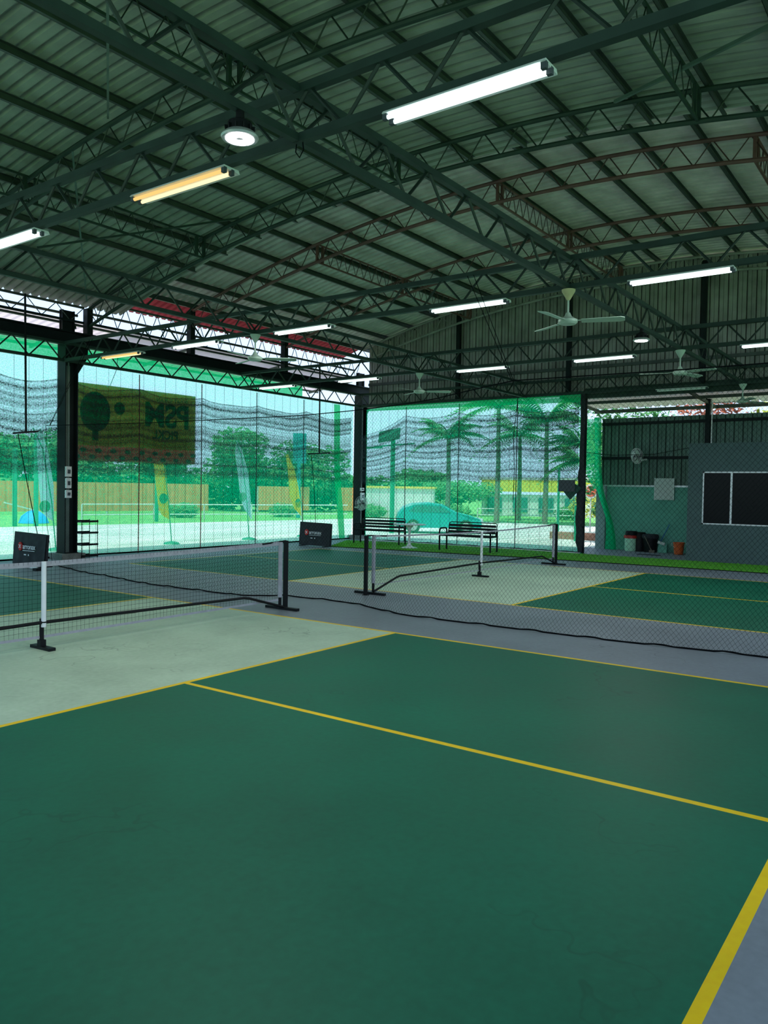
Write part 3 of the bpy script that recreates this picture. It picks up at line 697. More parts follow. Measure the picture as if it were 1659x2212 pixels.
# ------------------------------------------------------------------ portable court nets
def court_net(cx, cyy, label, tape=0.05):
    root = thing('portable_court_net', label, 'court net', (cx, cyy, 0), 'portable court nets')
    def top(u): return 0.862 + 0.05 * (abs(u) / 3.35) ** 1.5
    def bot(u): return 0.13 + 0.02 * abs(u) / 3.35
    b = MB(); n = 140
    for i in range(n + 1):
        u = -3.34 + 6.68 * i / n; w = 0.006 * math.sin(i * 2.3)
        b.tube([(cx + u, cyy + w, bot(u)), (cx + u + 0.006 * math.sin(i), cyy - w, (bot(u) + top(u)) / 2), (cx + u, cyy, top(u))], 0.0013, 3, False)
    for j in range(1, 16):
        t = j / 16
        b.tube([(cx - 3.34 + 6.68 * i / 28, cyy, bot(-3.34 + 6.68 * i / 28) * (1 - t) + top(-3.34 + 6.68 * i / 28) * t + 0.004 * math.sin(i * 1.9 + j)) for i in range(29)], 0.0013, 3, False)
    b.build('net_mesh', MT['cord'], root)
    b = MB(); b.grid(lambda u, v: (cx - 3.36 + 6.72 * u, cyy + 0.004 * math.cos(v * 2 * PI), top(-3.36 + 6.72 * u) - tape * (0.5 - 0.5 * math.cos(v * 2 * PI)) + 0.003 * math.sin(v * 2 * PI)), 28, 6); b.build('top_tape', MT['whitetape'], root)
    b = MB(); b.grid(lambda u, v: (cx - 3.36 + 6.72 * u, cyy + 0.003 * math.cos(v * 2 * PI), bot(-3.36 + 6.72 * u) - tape * 0.5 * (0.5 - 0.5 * math.cos(v * 2 * PI)) + 0.003 * math.sin(v * 2 * PI)), 28, 6); b.build('bottom_tape', MT['whitetape'], root)
    for s in (-1, 1):
        b = MB(); b.tube([(cx + s * 3.39, cyy, 0.17), (cx + s * 3.39, cyy, 0.905)], 0.030, 10); b.build('side_sleeve', MT['whitetape'], root, True)
        b = MB(); b.tube([(cx + s * 3.39, cyy, 0.03), (cx + s * 3.39, cyy, 0.2)], 0.021, 10); b.build('end_socket', MT['black'], root)
        b = MB(); b.bb((cx + s * 3.45 - 0.03, cyy - 0.27, 0.0), (cx + s * 3.45 + 0.03, cyy + 0.30, 0.035)); b.build('end_foot', MT['black'], root)
    b = MB(); b.tube([(cx - 3.42, cyy - 0.03, 0.04), (cx - 2.8, cyy - 0.03, 0.215), (cx - 2.7, cyy - 0.03, 0.23), (cx, cyy - 0.03, 0.265), (cx + 2.7, cyy - 0.03, 0.23), (cx + 2.8, cyy - 0.03, 0.215), (cx + 3.42, cyy - 0.03, 0.04)], 0.017, 8); b.build('frame_bar', MT['black'], root)
    b = MB(); b.tube([(cx, cyy, 0.03), (cx, cyy, 0.3)], 0.022, 10); b.build('centre_leg', MT['black'], root)
    b = MB(); b.bb((cx - 0.035, cyy - 0.19, 0.0), (cx + 0.035, cyy + 0.15, 0.03)); b.bb((cx - 0.03, cyy - 0.03, 0.03), (cx + 0.03, cyy + 0.03, 0.09)); b.build('centre_foot', MT['black'], root)
    b = MB(); b.tube([(cx, cyy - 0.035, 0.22), (cx, cyy - 0.035, 0.865)], 0.024, 10); b.build('centre_sleeve', MT['white'], root, True)
    b = MB(); b.tube([(cx, cyy - 0.035, 0.262), (cx, cyy - 0.035, 0.275)], 0.027, 10); b.build('tie', MT['black'], root)
    for s in (-1, 1):
        b = MB(); b.bar((cx + s * 3.05, cyy, top(3.05) - 0.012), (cx + s * 3.52, cyy + 0.03, 0.915), 0.02, 0.02); b.build('strap', MT['black'], root)
court_net(0.0, 0.0, 'portable white and black court net on the near court')
court_net(8.93, 0.05, 'portable white and black court net on the far court in front of the benches', 0.028)
def post(x, y, label, ring=False):
    root = thing('net_post', label, 'net post', (x, y, 0), 'black net posts')
    MB().bb((x - 0.024, y - 0.024, 0.005), (x + 0.024, y + 0.024, 0.905)).build('post_tube', MT['black'], root)
    MB().lathe([(0.06, 0), (0.06, 0.006)], (x, y, 0), 16).build('base_plate', MT['black'], root)
    MB().bb((x - 0.026, y - 0.026, 0.905), (x + 0.026, y + 0.026, 0.915)).build('cap', MT['black'], root)
post(3.56, 0.06, 'square black post at the right end of the near net')
post(5.36, 0.06, 'square black post at the left end of the far net')
post(12.50, 0.06, 'square black post at the far right end of the far net')
post(-3.56, 0.06, 'square black post at the left end of the near net')

# ------------------------------------------------------------------ turf strip
root = MB()
TF = [(12.75, 6.95), (12.95, 5.9), (13.5, 1.7), (13.7, -2.5), (13.85, -9.5)]
TBk = [(15.2, 8.3), (15.72, 5.9), (15.72, 1.7), (15.66, -2.5), (15.66, -9.5)]
def turf(u, v):
    t = u * 4; i = min(int(t), 3); f = t - i
    a = [TF[i][k] + (TF[i + 1][k] - TF[i][k]) * f for k in (0, 1)]; c = [TBk[i][k] + (TBk[i + 1][k] - TBk[i][k]) * f for k in (0, 1)]
    return (a[0] + (c[0] - a[0]) * v, a[1] + (c[1] - a[1]) * v, 0.018 + 0.003 * math.sin(u * 60) * math.sin(v * 9))
root.grid(turf, 48, 10)
for i in range(9000):
    x, y, z = turf(random.random(), random.random()); a = random.random() * 2 * PI; h = 0.018 + 0.016 * random.random(); w = 0.006
    root.add([(x - w * math.cos(a), y - w * math.sin(a), z), (x + w * math.cos(a), y + w * math.sin(a), z), (x + 0.01 * math.sin(a), y + 0.01 * math.cos(a), z + h)], [(0, 1, 2)])
o = root.build('artificial_turf', MT['turf'])
tag(o, 'bright green artificial turf strip under the benches', 'turf', None, 'thing')
b = MB(); b.bb((15.74, 0.9, 0), (15.98, 8.2, 0.03)); struct(b.build('trim_kerb', MT['housewhite']), 'pale kerb strip under the back netting')

# ------------------------------------------------------------------ benches, table
def bench(cx, cyy, rz, label):
    root = thing('park_bench', label, 'bench', (0, 0, 0), 'metal benches')
    L = 1.56
    for s in (-1, 1):
        y = s * (L / 2 - 0.02)
        b = MB(); b.tube([(-0.22, y, 0), (-0.22, y, 0.50), (-0.205, y, 0.56), (-0.16, y, 0.59), (0.10, y, 0.59), (0.17, y, 0.58), (0.19, y, 0.5), (0.19, y, 0.0)], 0.024, 8); b.build('arm_leg_frame', MT['black'], root, True)
        b = MB(); b.tube([(0.0 + 0.09 * math.cos(i * PI / 8), y, 0.47 + 0.075 * math.sin(i * PI / 8)) for i in range(17)], 0.006, 6); b.build('arm_scroll', MT['black'], root)
        b = MB(); b.bar((-0.22, y, 0.40), (0.2, y, 0.40), 0.03); b.build('side_rail', MT['black'], root)
    b = MB(); y = L / 2 - 0.06
    b.tube([(0.19, -y, 0.40), (0.27, -y, 0.72), (0.28, -y + 0.03, 0.745), (0.285, -y + 0.07, 0.755), (0.285, y - 0.07, 0.755), (0.28, y - 0.03, 0.745), (0.27, y, 0.72), (0.19, y, 0.40)], 0.013, 8); b.build('back_frame', MT['black'], root, True)
    for k in range(3):
        z = 0.50 + 0.085 * k; x = 0.19 + (z - 0.40) * 0.25
        MB().box((x - 0.012, 0, z), (0.016, L - 0.16, 0.066), Matrix.Rotation(0.25, 3, 'Y')).build('back_slat', MT['column'], root)
    for k in range(4):
        x = -0.20 + 0.115 * k; MB().bb((x - 0.042, -L / 2 + 0.05, 0.41), (x + 0.042, L / 2 - 0.05, 0.43)).build('seat_slat', MT['black'], root)
    MB().bar((-0.235, -L / 2 + 0.04, 0.405), (-0.235, L / 2 - 0.04, 0.405), 0.02, 0.045).build('front_rail', MT['black'], root)
    root.location = (cx, cyy, 0.02); root.rotation_euler = (0, 0, rz)
    return root
bench(14.66, 6.62, 0.14, 'black slatted metal bench left of the round table')
bench(14.22, 3.34, 0.05, 'black slatted metal bench right of the round table')
root = thing('tulip_table', 'round white pedestal table between the two benches', 'table', (13.95, 5.07, 0.02))
MB().lathe([(0.44, 0.66), (0.46, 0.67), (0.45, 0.685)], (13.95, 5.07, 0.0), 40).build('tabletop', MT['white'], root)
MB().lathe([(0.24, 0.02), (0.20, 0.035), (0.10, 0.06), (0.05, 0.11), (0.033, 0.22), (0.032, 0.40), (0.05, 0.55), (0.13, 0.655)], (13.95, 5.07, 0.0), 28).build('pedestal', MT['white'], root, True)

# ------------------------------------------------------------------ advertising boards
def board(x, y0, y1, h, label, skew=0.0):
    yc = (y0 + y1) / 2; wdt = abs(y1 - y0)
    root = thing('advertising_board', label, 'advertising board', (x, yc, 0), 'black advertising boards')
    b = MB(); b.grid(lambda u, v: (x - 0.012 + 0.010 * math.sin(u * 23) * math.sin(v * 3 + 0.4) * (1 - v * 0.6) + 0.05 * v, max(y0, y1) - wdt * u, 0.02 + (h - 0.02) * v - 0.02 * u * v), 40, 12); b.build('cloth_front', MT['blackcloth'], root, True)
    b = MB(); b.prism([(x + 0.005, y1, 0.03), (x + 0.06, y1, 0.03), (x + 0.10, y1, h - 0.03), (x + 0.055, y1, h - 0.03)], (0, y0 - y1, 0)); b.build('cloth_back', MT['blackcloth'], root)
    for y in (min(y0, y1) + 0.14, max(y0, y1) - 0.14):
        b = MB(); b.bb((x - 0.16, y - 0.02, 0), (x + 0.24, y + 0.02, 0.02)); b.build('foot', MT['black'], root)
    fx = x - 0.03
    zc = h * 0.54; yl = yc + 0.25 * wdt
    b = MB(); b.prism([(fx + 0.036, yl + 0.066 * math.cos(2 * PI * i / 28) * wdt / 1.16, zc + 0.02 + 0.085 * math.sin(2 * PI * i / 28)) for i in range(28)], (-0.022, 0, 0)); b.build('logo_disc', MT['logored'], root)
    b = MB()
    for s, c0 in ((1, 0.03), (-1, -0.03)):
        cyl = yl + c0 * 1.05
        b.tube([(fx + 0.012, cyl + s * 0.028 * math.cos(t), zc + 0.02 + 0.028 * math.sin(t)) for t in [-1.9 + PI + 3.8 * i / 10 for i in range(11)]], 0.008, 5)
    b.build('logo_mark', MT['logowhite'], root)
    text('lettering', 'arronax', 0.150, MT['logowhite'], root, (fx + 0.012, yc - 0.035 * wdt, zc + 0.02), (0, -1, 0), (0, 0, 1), 0.004, 0.0005, 0.95)
    b = MB(); b.bb((fx + 0.01, yc + 0.16 * wdt, zc - 0.062), (fx + 0.016, yc - 0.21 * wdt, zc - 0.052)); b.build('tagline_bar', MT['logowhite'], root)
    b = MB(); b.bb((fx + 0.01, yc + 0.12 * wdt, zc - 0.15), (fx + 0.014, yc + 0.05 * wdt, zc - 0.128)); b.bb((fx + 0.01, yc - 0.01 * wdt, zc - 0.155), (fx + 0.014, yc - 0.035 * wdt, zc - 0.125)); b.build('small_mark', MT['logowhite'], root)
    return root
board(4.2, 8.14, 6.99, 0.67, 'black cloth advertising board with white lettering left of the near column')
board(12.6, 7.97, 6.82, 0.68, 'black cloth advertising board with white lettering at the end of the turf')
root = thing('folding_stand', 'folded white tube stand lying behind the left advertising board', 'stand', (4.3, 7.3, 0.0))
MB().tube([(3.98, 7.55, 0.03), (3.86, 6.65, 0.035)], 0.012, 8).build('tube_leg', MT['white'], root)
MB().tube([(4.02, 7.40, 0.03), (3.92, 6.62, 0.035)], 0.012, 8).build('tube_leg', MT['white'], root)
MB().bb((3.80, 6.60, 0), (3.95, 6.72, 0.05)).build('end_block', MT['black'], root)
# shelf rack
root = thing('shelf_rack', 'small black four tier shelf rack beside the left column', 'shelf rack', (6.0, 8.36, 0))
for x in (5.80, 6.19):
    for y in (8.22, 8.52): MB().tube([(x, y, 0), (x, y, 0.86)], 0.008, 6).build('upright', MT['black'], root)
for z in (0.04, 0.29, 0.55, 0.80):
    b = MB(); b.bb((5.79, 8.20, z), (6.20, 8.54, z + 0.012)); b.bb((5.79, 8.20, z), (6.20, 8.212, z + 0.045)); b.bb((5.79, 8.528, z), (6.20, 8.54, z + 0.045)); b.build('shelf', MT['black'], root)

# ------------------------------------------------------------------ booth on the right
BXF = 15.7
b = MB(); y1, y0 = -1.94, -9.6; w0, w1, zb, zt = -2.29, -5.2, 0.92, 2.19
b.bb((BXF, y0, 0), (BXF + 0.12, y1, zb)); b.bb((BXF, y0, zt), (BXF + 0.12, y1, 2.82)); b.bb((BXF, w0, zb), (BXF + 0.12, y1, zt)); b.bb((BXF, y0, zb), (BXF + 0.12, w1, zt))
b.bb((BXF + 0.12, y1 - 0.12, 0), (18.3, y1, 2.82)); b.bb((BXF, y0, 2.82), (18.3, y1, 2.88)); b.bb((18.2, y0, 0), (18.3, y1 - 0.12, 2.82)); b.bb((BXF + 0.12, y0, 0.0), (18.2, y1 - 0.12, 0.02))
struct(b.build('wall_booth', MT['booth']), 'blue grey booth in the right corner')
root = thing('window_1', 'dark sliding window in the booth wall', 'window', (BXF, -3.2, zb), None, 'structure')
b = MB(); t = 0.03
b.bb((BXF - 0.01, w1, zb), (BXF + 0.06, w0, zb + t)); b.bb((BXF - 0.01, w1, zt - t), (BXF + 0.06, w0, zt)); b.bb((BXF - 0.01, w0 - t, zb), (BXF + 0.06, w0, zt)); b.bb((BXF - 0.01, w1, zb), (BXF + 0.06, w1 + t, zt))
for y in (-2.94, -3.95): b.bb((BXF - 0.005, y - 0.022, zb), (BXF + 0.05, y + 0.022, zt))
b.build('window_frame', MT['alu'], root)
b = MB(); b.bb((BXF + 0.02, w1 + t, zb + t), (BXF + 0.03, w0 - t, zt - t)); b.build('window_pane', MT['glass'], root)

# ------------------------------------------------------------------ things by the side wall
root = thing('drinks_cooler', 'tall dark bin with a red collar and mint front by the green wall', 'bin', (18.05, 0.2, 0))
MB().lathe([(0.15, 0.0), (0.165, 0.04), (0.165, 0.36)], (18.05, 0.22, 0), 20).build('body', MT['mint'], root, True)
MB().lathe([(0.17, 0.36), (0.19, 0.37), (0.19, 0.44), (0.17, 0.45)], (18.05, 0.22, 0), 20).build('collar', MT['redplastic'], root, True)
MB().lathe([(0.17, 0.45), (0.17, 0.54), (0.14, 0.57)], (18.05, 0.2, 0), 20).build('lid', MT['black'], root, True)
MB().lathe([(0.19, 0.0), (0.19, 0.5), (0.16, 0.54)], (18.2, 0.03, 0), 18).build('back_canister', MT['black'], root, True)
root = thing('waste_bin', 'black waste bin with a bin bag beside the red collared bin', 'bin', (18.1, -0.32, 0))
MB().lathe([(0.17, 0.0), (0.21, 0.42), (0.21, 0.46)], (18.1, -0.32, 0), 20).build('body', MT['black'], root, True)
b = MB(); b.lathe([(0.20, 0.36), (0.235, 0.40), (0.23, 0.47), (0.20, 0.50), (0.17, 0.47), (0.15, 0.40)], (18.1, -0.32, 0), 14); b.build('bin_bag', MT['blackcloth'], root)
root = thing('broom', 'wooden broom handle leaning against the black waste bin', 'broom', (17.85, -0.42, 0))
MB().tube([(17.82, -0.46, 0.03), (17.9, -0.22, 0.45)], 0.012, 8).build('handle', MT['bark'], root)
MB().bb((17.77, -0.53, 0.0), (17.86, -0.39, 0.07)).build('bristles', MT['bark'], root)
root = thing('dustpan', 'long handled dustpan with a blue stick beside the waste bin', 'dustpan', (18.1, -0.62, 0))
b = MB(); b.prism([(18.02, -0.80, 0.0), (18.02, -0.54, 0.0), (18.10, -0.56, 0.30), (18.10, -0.78, 0.30)], (0.03, 0, 0)); b.build('pan', MT['greenwall'], root)
MB().tube([(18.08, -0.60, 0.28), (18.30, -0.78, 0.79)], 0.011, 8).build('stick', MT['blue'], root)
b = MB(); b.box((18.0, -0.66, 0.27), (0.05, 0.2, 0.07), Matrix.Rotation(0.3, 3, 'X')); b.build('rag', MT['paper'], root)
root = thing('bucket', 'orange bucket with a white handle standing by the booth', 'bucket', (17.75, -1.2, 0))
MB().lathe([(0.115, 0.005), (0.145, 0.30), (0.155, 0.305), (0.155, 0.33), (0.145, 0.33), (0.115, 0.03)], (17.75, -1.2, 0), 24).build('body', MT['orange'], root, True)
MB().tube([(17.75 - 0.155 * math.cos(t) * 1.0 - 0.05 * math.sin(t), -1.2 + 0.155 * math.cos(t), 0.31 - 0.13 * math.sin(t)) for t in [PI * i / 14 for i in range(15)]], 0.007, 6).build('handle', MT['white'], root)
root = thing('floor_mat', 'small dark mat lying on the pale floor in front of the bins', 'mat', (17.0, -0.6, 0))
MB().bb((16.85, -0.95, 0.0), (17.0, -0.35, 0.012)).build('pad', MT['blackcloth'], root)
def wall_fan(c, R, ax_dir, label):
    """guarded fan: c centre, R guard radius, ax_dir unit vector the fan faces"""
    root = thing('wall_fan', label, 'wall fan', c, 'wall fans')
    d = Vector(ax_dir).normalized(); a = d.cross(Vector((0, 0, 1))).normalized(); bb_ = a.cross(d); c = Vector(c)
    P = lambda r, th, w: c + (a * math.cos(th) + bb_ * math.sin(th)) * r + d * w
    b = MB()
    for rr, w in ((1.0, 0.0), (0.93, 0.05), (0.7, 0.07), (0.4, 0.085), (0.93, -0.05)): b.tube([P(R * rr, 2 * PI * i / 32, w) for i in range(33)], 0.0045, 4, False)
    for k in range(22):
        th = 2 * PI * k / 22
        b.tube([P(R * 0.14, th, 0.09), P(R * 0.7, th, 0.07), P(R, th, 0)], 0.003, 3, False); b.tube([P(R, th, 0), P(R * 0.3, th, -0.09)], 0.003, 3, False)
    b.build('guard', MT['alu'], root)
    b = MB()
    for k in range(3):
        t0 = 2 * PI * k / 3 + 0.4
        b.grid(lambda u, v: P(R * (0.12 + 0.74 * u), t0 + (v - 0.5) * 1.15 * (0.6 + 0.4 * u), 0.03 - (v - 0.5) * 0.07), 5, 5)
    b.build('blade', MT['fan'], root, True)
    MB().tube([c + d * 0.10, c + d * 0.08, c - d * 0.03], [0.02, 0.035, 0.04], 12).build('hub', MT['black'], root)
    MB().tube([c - d * 0.03, c - d * 0.17], 0.055, 12).build('motor', MT['black'], root)
    b = MB(); b.bar(c - d * 0.13, c - d * 0.15 - Vector((0, 0, 0.14)), 0.04); b.bar(c - d * 0.15 - Vector((0, 0, 0.14)), c - d * 0.33 - Vector((0, 0, 0.14)), 0.045); b.build('bracket', MT['fan'], root)
    return root
wall_fan((17.98, 0.08, 2.70), 0.22, (-0.75, 0.55, -0.15), 'grey guarded fan mounted high on the dark green side wall')
wall_fan((15.72, 8.14, 1.19), 0.23, (-0.25, -0.95, 0.0), 'guarded fan mounted low on the far corner column')
root = thing('notice_board', 'blank white board fixed on the green side wall beside the booth', 'notice board', (RX - 0.09, -0.6, 1.47))
MB().bb((RX - 0.11, -0.86, 1.47), (RX - 0.09, -0.33, 2.08)).build('face', MT['paper'], root)
b = MB(); b.bb((RX - 0.115, -0.87, 1.46), (RX - 0.085, -0.855, 2.09)); b.bb((RX - 0.115, -0.335, 1.46), (RX - 0.085, -0.32, 2.09)); b.build('edge', MT['white'], root)
root = thing('hanging_sign', 'dark grey rectangular board with a green board behind on the netting', 'sign', (15.78, 1.2, 1.65))
MB().bb((15.72, 0.975, 1.66), (15.74, 1.44, 1.97)).build('front_board', MT['greyboard'], root)
MB().tube([(15.73, 1.40, 1.96), (15.97, 1.40, 1.98)], 0.004, 4).build('tie_wire', MT['cord'], root)
MB().tube([(15.73, 1.0, 1.96), (15.97, 1.0, 1.98)], 0.004, 4).build('tie_wire', MT['cord'], root)
MB().prism([(15.76, 1.12, 1.44), (15.76, 0.80, 1.76), (15.76, 1.12, 1.95), (15.76, 1.36, 1.72)], (0.015, 0, 0)).build('diamond_board', MT['greenboard'], root)
MB().tube([(RX - 0.18, -1.84, 2.95), (RX - 0.18, -1.84, 4.2)], 0.016, 8).build('wall_conduit', MT['white'])
tag(bpy.data.objects['wall_conduit'], 'thin white conduit beside the dark post above the booth', 'conduit', None, 'thing')
b = MB(); pts = [(16.0, 0.86, 2.72), (17.0, 0.40, 2.68), (18.3, -0.3, 2.76), (18.3, -1.7, 3.0), (18.3, -3.2, 2.98), (18.3, -6, 3.05)]
b.tube(pts, 0.007, 5); tag(b.build('slack_cable', MT['cord']), 'thin dark cable slung across the side wall above the fan', 'cable', None, 'thing')
root = thing('water_hose', 'short white hose lying on the ground in the doorway', 'hose', (17.9, 1.35, 0))
MB().tube([(17.7, 1.55, 0.015), (17.9, 1.45, 0.03), (18.05, 1.40, 0.12), (18.12, 1.42, 0.2)], 0.012, 8).build('hose_pipe', MT['white'], root)

# ------------------------------------------------------------------ lamps
def tube_light(x, y, label, kind='tube', twin=True, lit=True, watts=TUBE_WATTS):
    root = thing('tube_light', label, 'tube light', (x, y, 4.20), 'tube lights on the trusses')
    xo = 0.0
    b = MB(); b.prism([(x - 0.075, y - 0.61, 4.235), (x + 0.115, y - 0.61, 4.225), (x + 0.10, y - 0.61, 4.255), (x - 0.06, y - 0.61, 4.255)], (0, 1.22, 0)); b.build('housing', MT['white'], root)
    b = MB(); b.bb((x - 0.02, y - 0.35, 4.255), (x + 0.02, y - 0.31, 4.262)); b.bb((x - 0.02, y + 0.31, 4.255), (x + 0.02, y + 0.35, 4.262)); b.build('bracket', MT['black'], root)
    for dx, kk in ((-0.047, kind), (0.035, kind)):
        if not twin and dx > 0: continue
        mm = MT[kk] if lit else MT['white']
        if kind == 'tubewarm' and dx < 0: mm = MT['tubeyellow']
        MB().tube([(x + dx, y - 0.58, 4.212), (x + dx, y + 0.58, 4.212)], 0.015, 10).build('lamp_tube', mm, root, True)
        for s in (-1, 1):
            b = MB(); b.bb((x + dx - 0.016, y + s * 0.595 - 0.018, 4.195), (x + dx + 0.016, y + s * 0.595 + 0.018, 4.24)); b.build('socket', MT['greyboard'], root)
    if lit:
        la = bpy.data.lights.new('tube_glow', 'AREA'); la.shape = 'RECTANGLE'; la.size = 0.12; la.size_y = 1.16
        la.energy = watts; la.color = (0.90, 1.0, 0.97) if kind == 'tube' else (1.0, 0.85, 0.6)
        lo = bpy.data.objects.new('tube_glow', la); COL.objects.link(lo); lo.location = (0, 0, -0.012); lo.parent = root
    return root
tube_light(0.23, -4.57, 'twin bright white tube light, the largest, on the nearest straight truss')
tube_light(0.23, -1.75, 'twin tube light with a yellowed glow left of the round bay lamp', 'tubewarm')
tube_light(0.23, 1.07, 'twin white tube light cut by the left edge of the photo')
for y, l in ((-4.52, 'lit white tube light near the right edge above the gable wall'), (-1.63, 'lit white tube light left of the nearest ceiling fan'), (1.48, 'lit white tube light in the middle of the second straight truss'), (4.09, 'lit white tube light in front of the red eave sheet')):
    tube_light(5.42, y, l)
tube_light(5.42, 6.31, 'tube light glowing amber beside the left column', 'tubewarm')
for y, l in ((-4.75, 'lit white tube light on the far truss cut by the right edge'), (-1.68, 'lit white tube light on the far truss below the small bay lamp'), (0.99, 'lit white tube light on the far truss in front of the gable wall'), (4.3, 'lit white tube light on the far truss beside the far corner column'), (6.95, 'lit white tube light on the far truss above the shade cloth')):
    tube_light(10.55, y, l)
tube_light(15.8, -1.7, 'unlit tube light at the foot of the gable wall', 'tube', True, False)
def bay_lamp(x, y, label):
    root = thing('bay_lamp', label, 'bay lamp', (x, y, 4.07), 'round bay lamps')
    MB().lathe([(0.125, 0.0), (0.132, 0.012), (0.12, 0.03), (0.10, 0.045)], (x, y, 4.07), 32).build('rim', MT['alu'], root, True)
    MB().lathe([(0.03, -0.004), (0.10, -0.004), (0.10, 0.002), (0.03, 0.002)], (x, y, 4.07), 32, False).build('led_face', MT['led'], root)
    b = MB(); b.lathe([(0.09, 0.045), (0.085, 0.11), (0.05, 0.13)], (x, y, 4.07), 24)
    for k in range(12):
        th = 2 * PI * k / 12; b.bar((x + 0.06 * math.cos(th), y + 0.06 * math.sin(th), 4.12), (x + 0.105 * math.cos(th), y + 0.105 * math.sin(th), 4.115), 0.008, 0.07)
    b.build('heat_sink', MT['black'], root)
    b = MB(); b.tube([(x, y, 4.17), (x, y, 4.26)], 0.03, 10); b.build('hanger', MT['black'], root)
    la = bpy.data.lights.new('bay_glow', 'AREA'); la.shape = 'DISK'; la.size = 0.26; la.energy = 40; la.color = (0.95, 0.97, 1)
    lo = bpy.data.objects.new('bay_glow', la); COL.objects.link(lo); lo.location = (0, 0, -0.012); lo.parent = root
bay_lamp(-0.38, -3.12, 'round lit bay lamp with a white glare under the near roof')
bay_lamp(8.35, -3.12, 'small round lit bay lamp below the lengthwise truss near the gable')

# ------------------------------------------------------------------ ceiling fans
def ceiling_fan(x, y, angs, label, cone='fan'):
    root = thing('ceiling_fan', label, 'ceiling fan', (x, y, 3.85), 'ceiling fans')
    MB().lathe([(0.02, 0.27), (0.05, 0.32), (0.085, 0.38), (0.09, 0.405)], (x, y, 3.85), 18).build('canopy', MT[cone], root, True)
    MB().tube([(x, y, 3.92), (x, y, 4.15)], 0.014, 8).build('down_rod', MT['fan'], root)
    MB().lathe([(0.03, -0.045), (0.10, -0.04), (0.125, -0.015), (0.125, 0.015), (0.09, 0.035), (0.05, 0.06), (0.025, 0.11)], (x, y, 3.85), 24).build('motor', MT['fan'], root, True)
    for a in angs:
        a = math.radians(a); d = Vector((math.cos(a), math.sin(a), 0)); n_ = Vector((-math.sin(a), math.cos(a), 0)); c = Vector((x, y, 3.855))
        b = MB(); b.bar(c + d * 0.1, c + d * 0.2, 0.05, 0.006)
        tp = [(0.17, -0.055), (0.66, -0.075), (0.71, -0.05), (0.71, 0.05), (0.66, 0.075), (0.17, 0.055)]
        b.prism([c + d * r_ + n_ * w_ + Vector((0, 0, -w_ * 0.2 - 0.01)) for r_, w_ in tp], (0, 0, 0.006)); b.build('blade', MT['fan'], root)
ceiling_fan(5.42, -3.12, (176, 58, -72), 'large pale ceiling fan nearest the camera, with a yellowed canopy', 'creamcone')
ceiling_fan(10.55, -3.12, (105, -15, -110), 'pale ceiling fan in front of the gable wall on the right')
ceiling_fan(10.55, 2.57, (-54, 60, 175), 'pale ceiling fan in front of the gable above the bench netting')
ceiling_fan(5.42, 2.57, (-48, 70, 190), 'pale ceiling fan in front of the red eave sheet')
ceiling_fan(15.75, -3.12, (-30, 90, 210), 'small dim ceiling fan at the right end above the booth')

# ------------------------------------------------------------------ hanging T bars and cables
def tbar(x, ztop, tilt, label):
    root = thing('hanging_t_bar', label, 'hanging bar', (x, 8.2, 2.68), 'hanging bars')
    MB().tube([(x - 0.03, 8.2, ztop), (x, 8.2, 2.70)], 0.022, 8).build('drop_rod', MT['black'], root)
    MB().bar((x - 0.25 * (1 if x < 8 else 1.8), 8.2 + 0.05, 2.65 - tilt), (x + 0.24 * (1 if x < 8 else 1.8), 8.2 - 0.05, 2.72 + tilt * 0.6), 0.035).build('cross_bar', MT['black'], root)
tbar(4.5, 5.5, 0.0, 'black hanging T shaped bar left of the near column')
tbar(13.7, 5.4, 0.0, 'black hanging T shaped bar left of the far corner column')
def cord(p, label, r=0.006):
    tag(MB().tube(p, r, 5).build('slack_rope', MT['cord']), label, 'rope', 'slack ropes', 'thing')
cord([(4.33, 8.2, 2.64), (4.55, 8.22, 1.6), (4.9, 8.25, 0.05)], 'thin cord trailing from the left hanging bar', 0.009)
cord([(13.35, 8.2, 2.63), (13.5, 8.21, 1.6), (13.55, 8.2, 0.9), (13.6, 8.2, 0.02)], 'thin cord trailing from the hanging bar by the far column', 0.009)
cord([(0.23, -3.10, 4.27), (0.23, -3.09, 4.20), (0.23, -3.13, 4.15), (0.23, -3.17, 4.20), (0.23, -3.16, 4.27)], 'small cord loop under the crossing of the near trusses', 0.005)
cord([(15.9, 2.78, 4.4), (15.88, 2.80, 4.0), (15.9, 2.9, 3.2), (15.9, 2.85, 2.2), (15.88, 2.86, 1.4)], 'dark cord hanging down the netting behind the right bench', 0.010)
cord([(6.9, 8.5, 4.68), (6.92, 8.6, 4.3), (6.95, 8.88, 3.96)], 'pale cord holding up the yellow banner', 0.006)

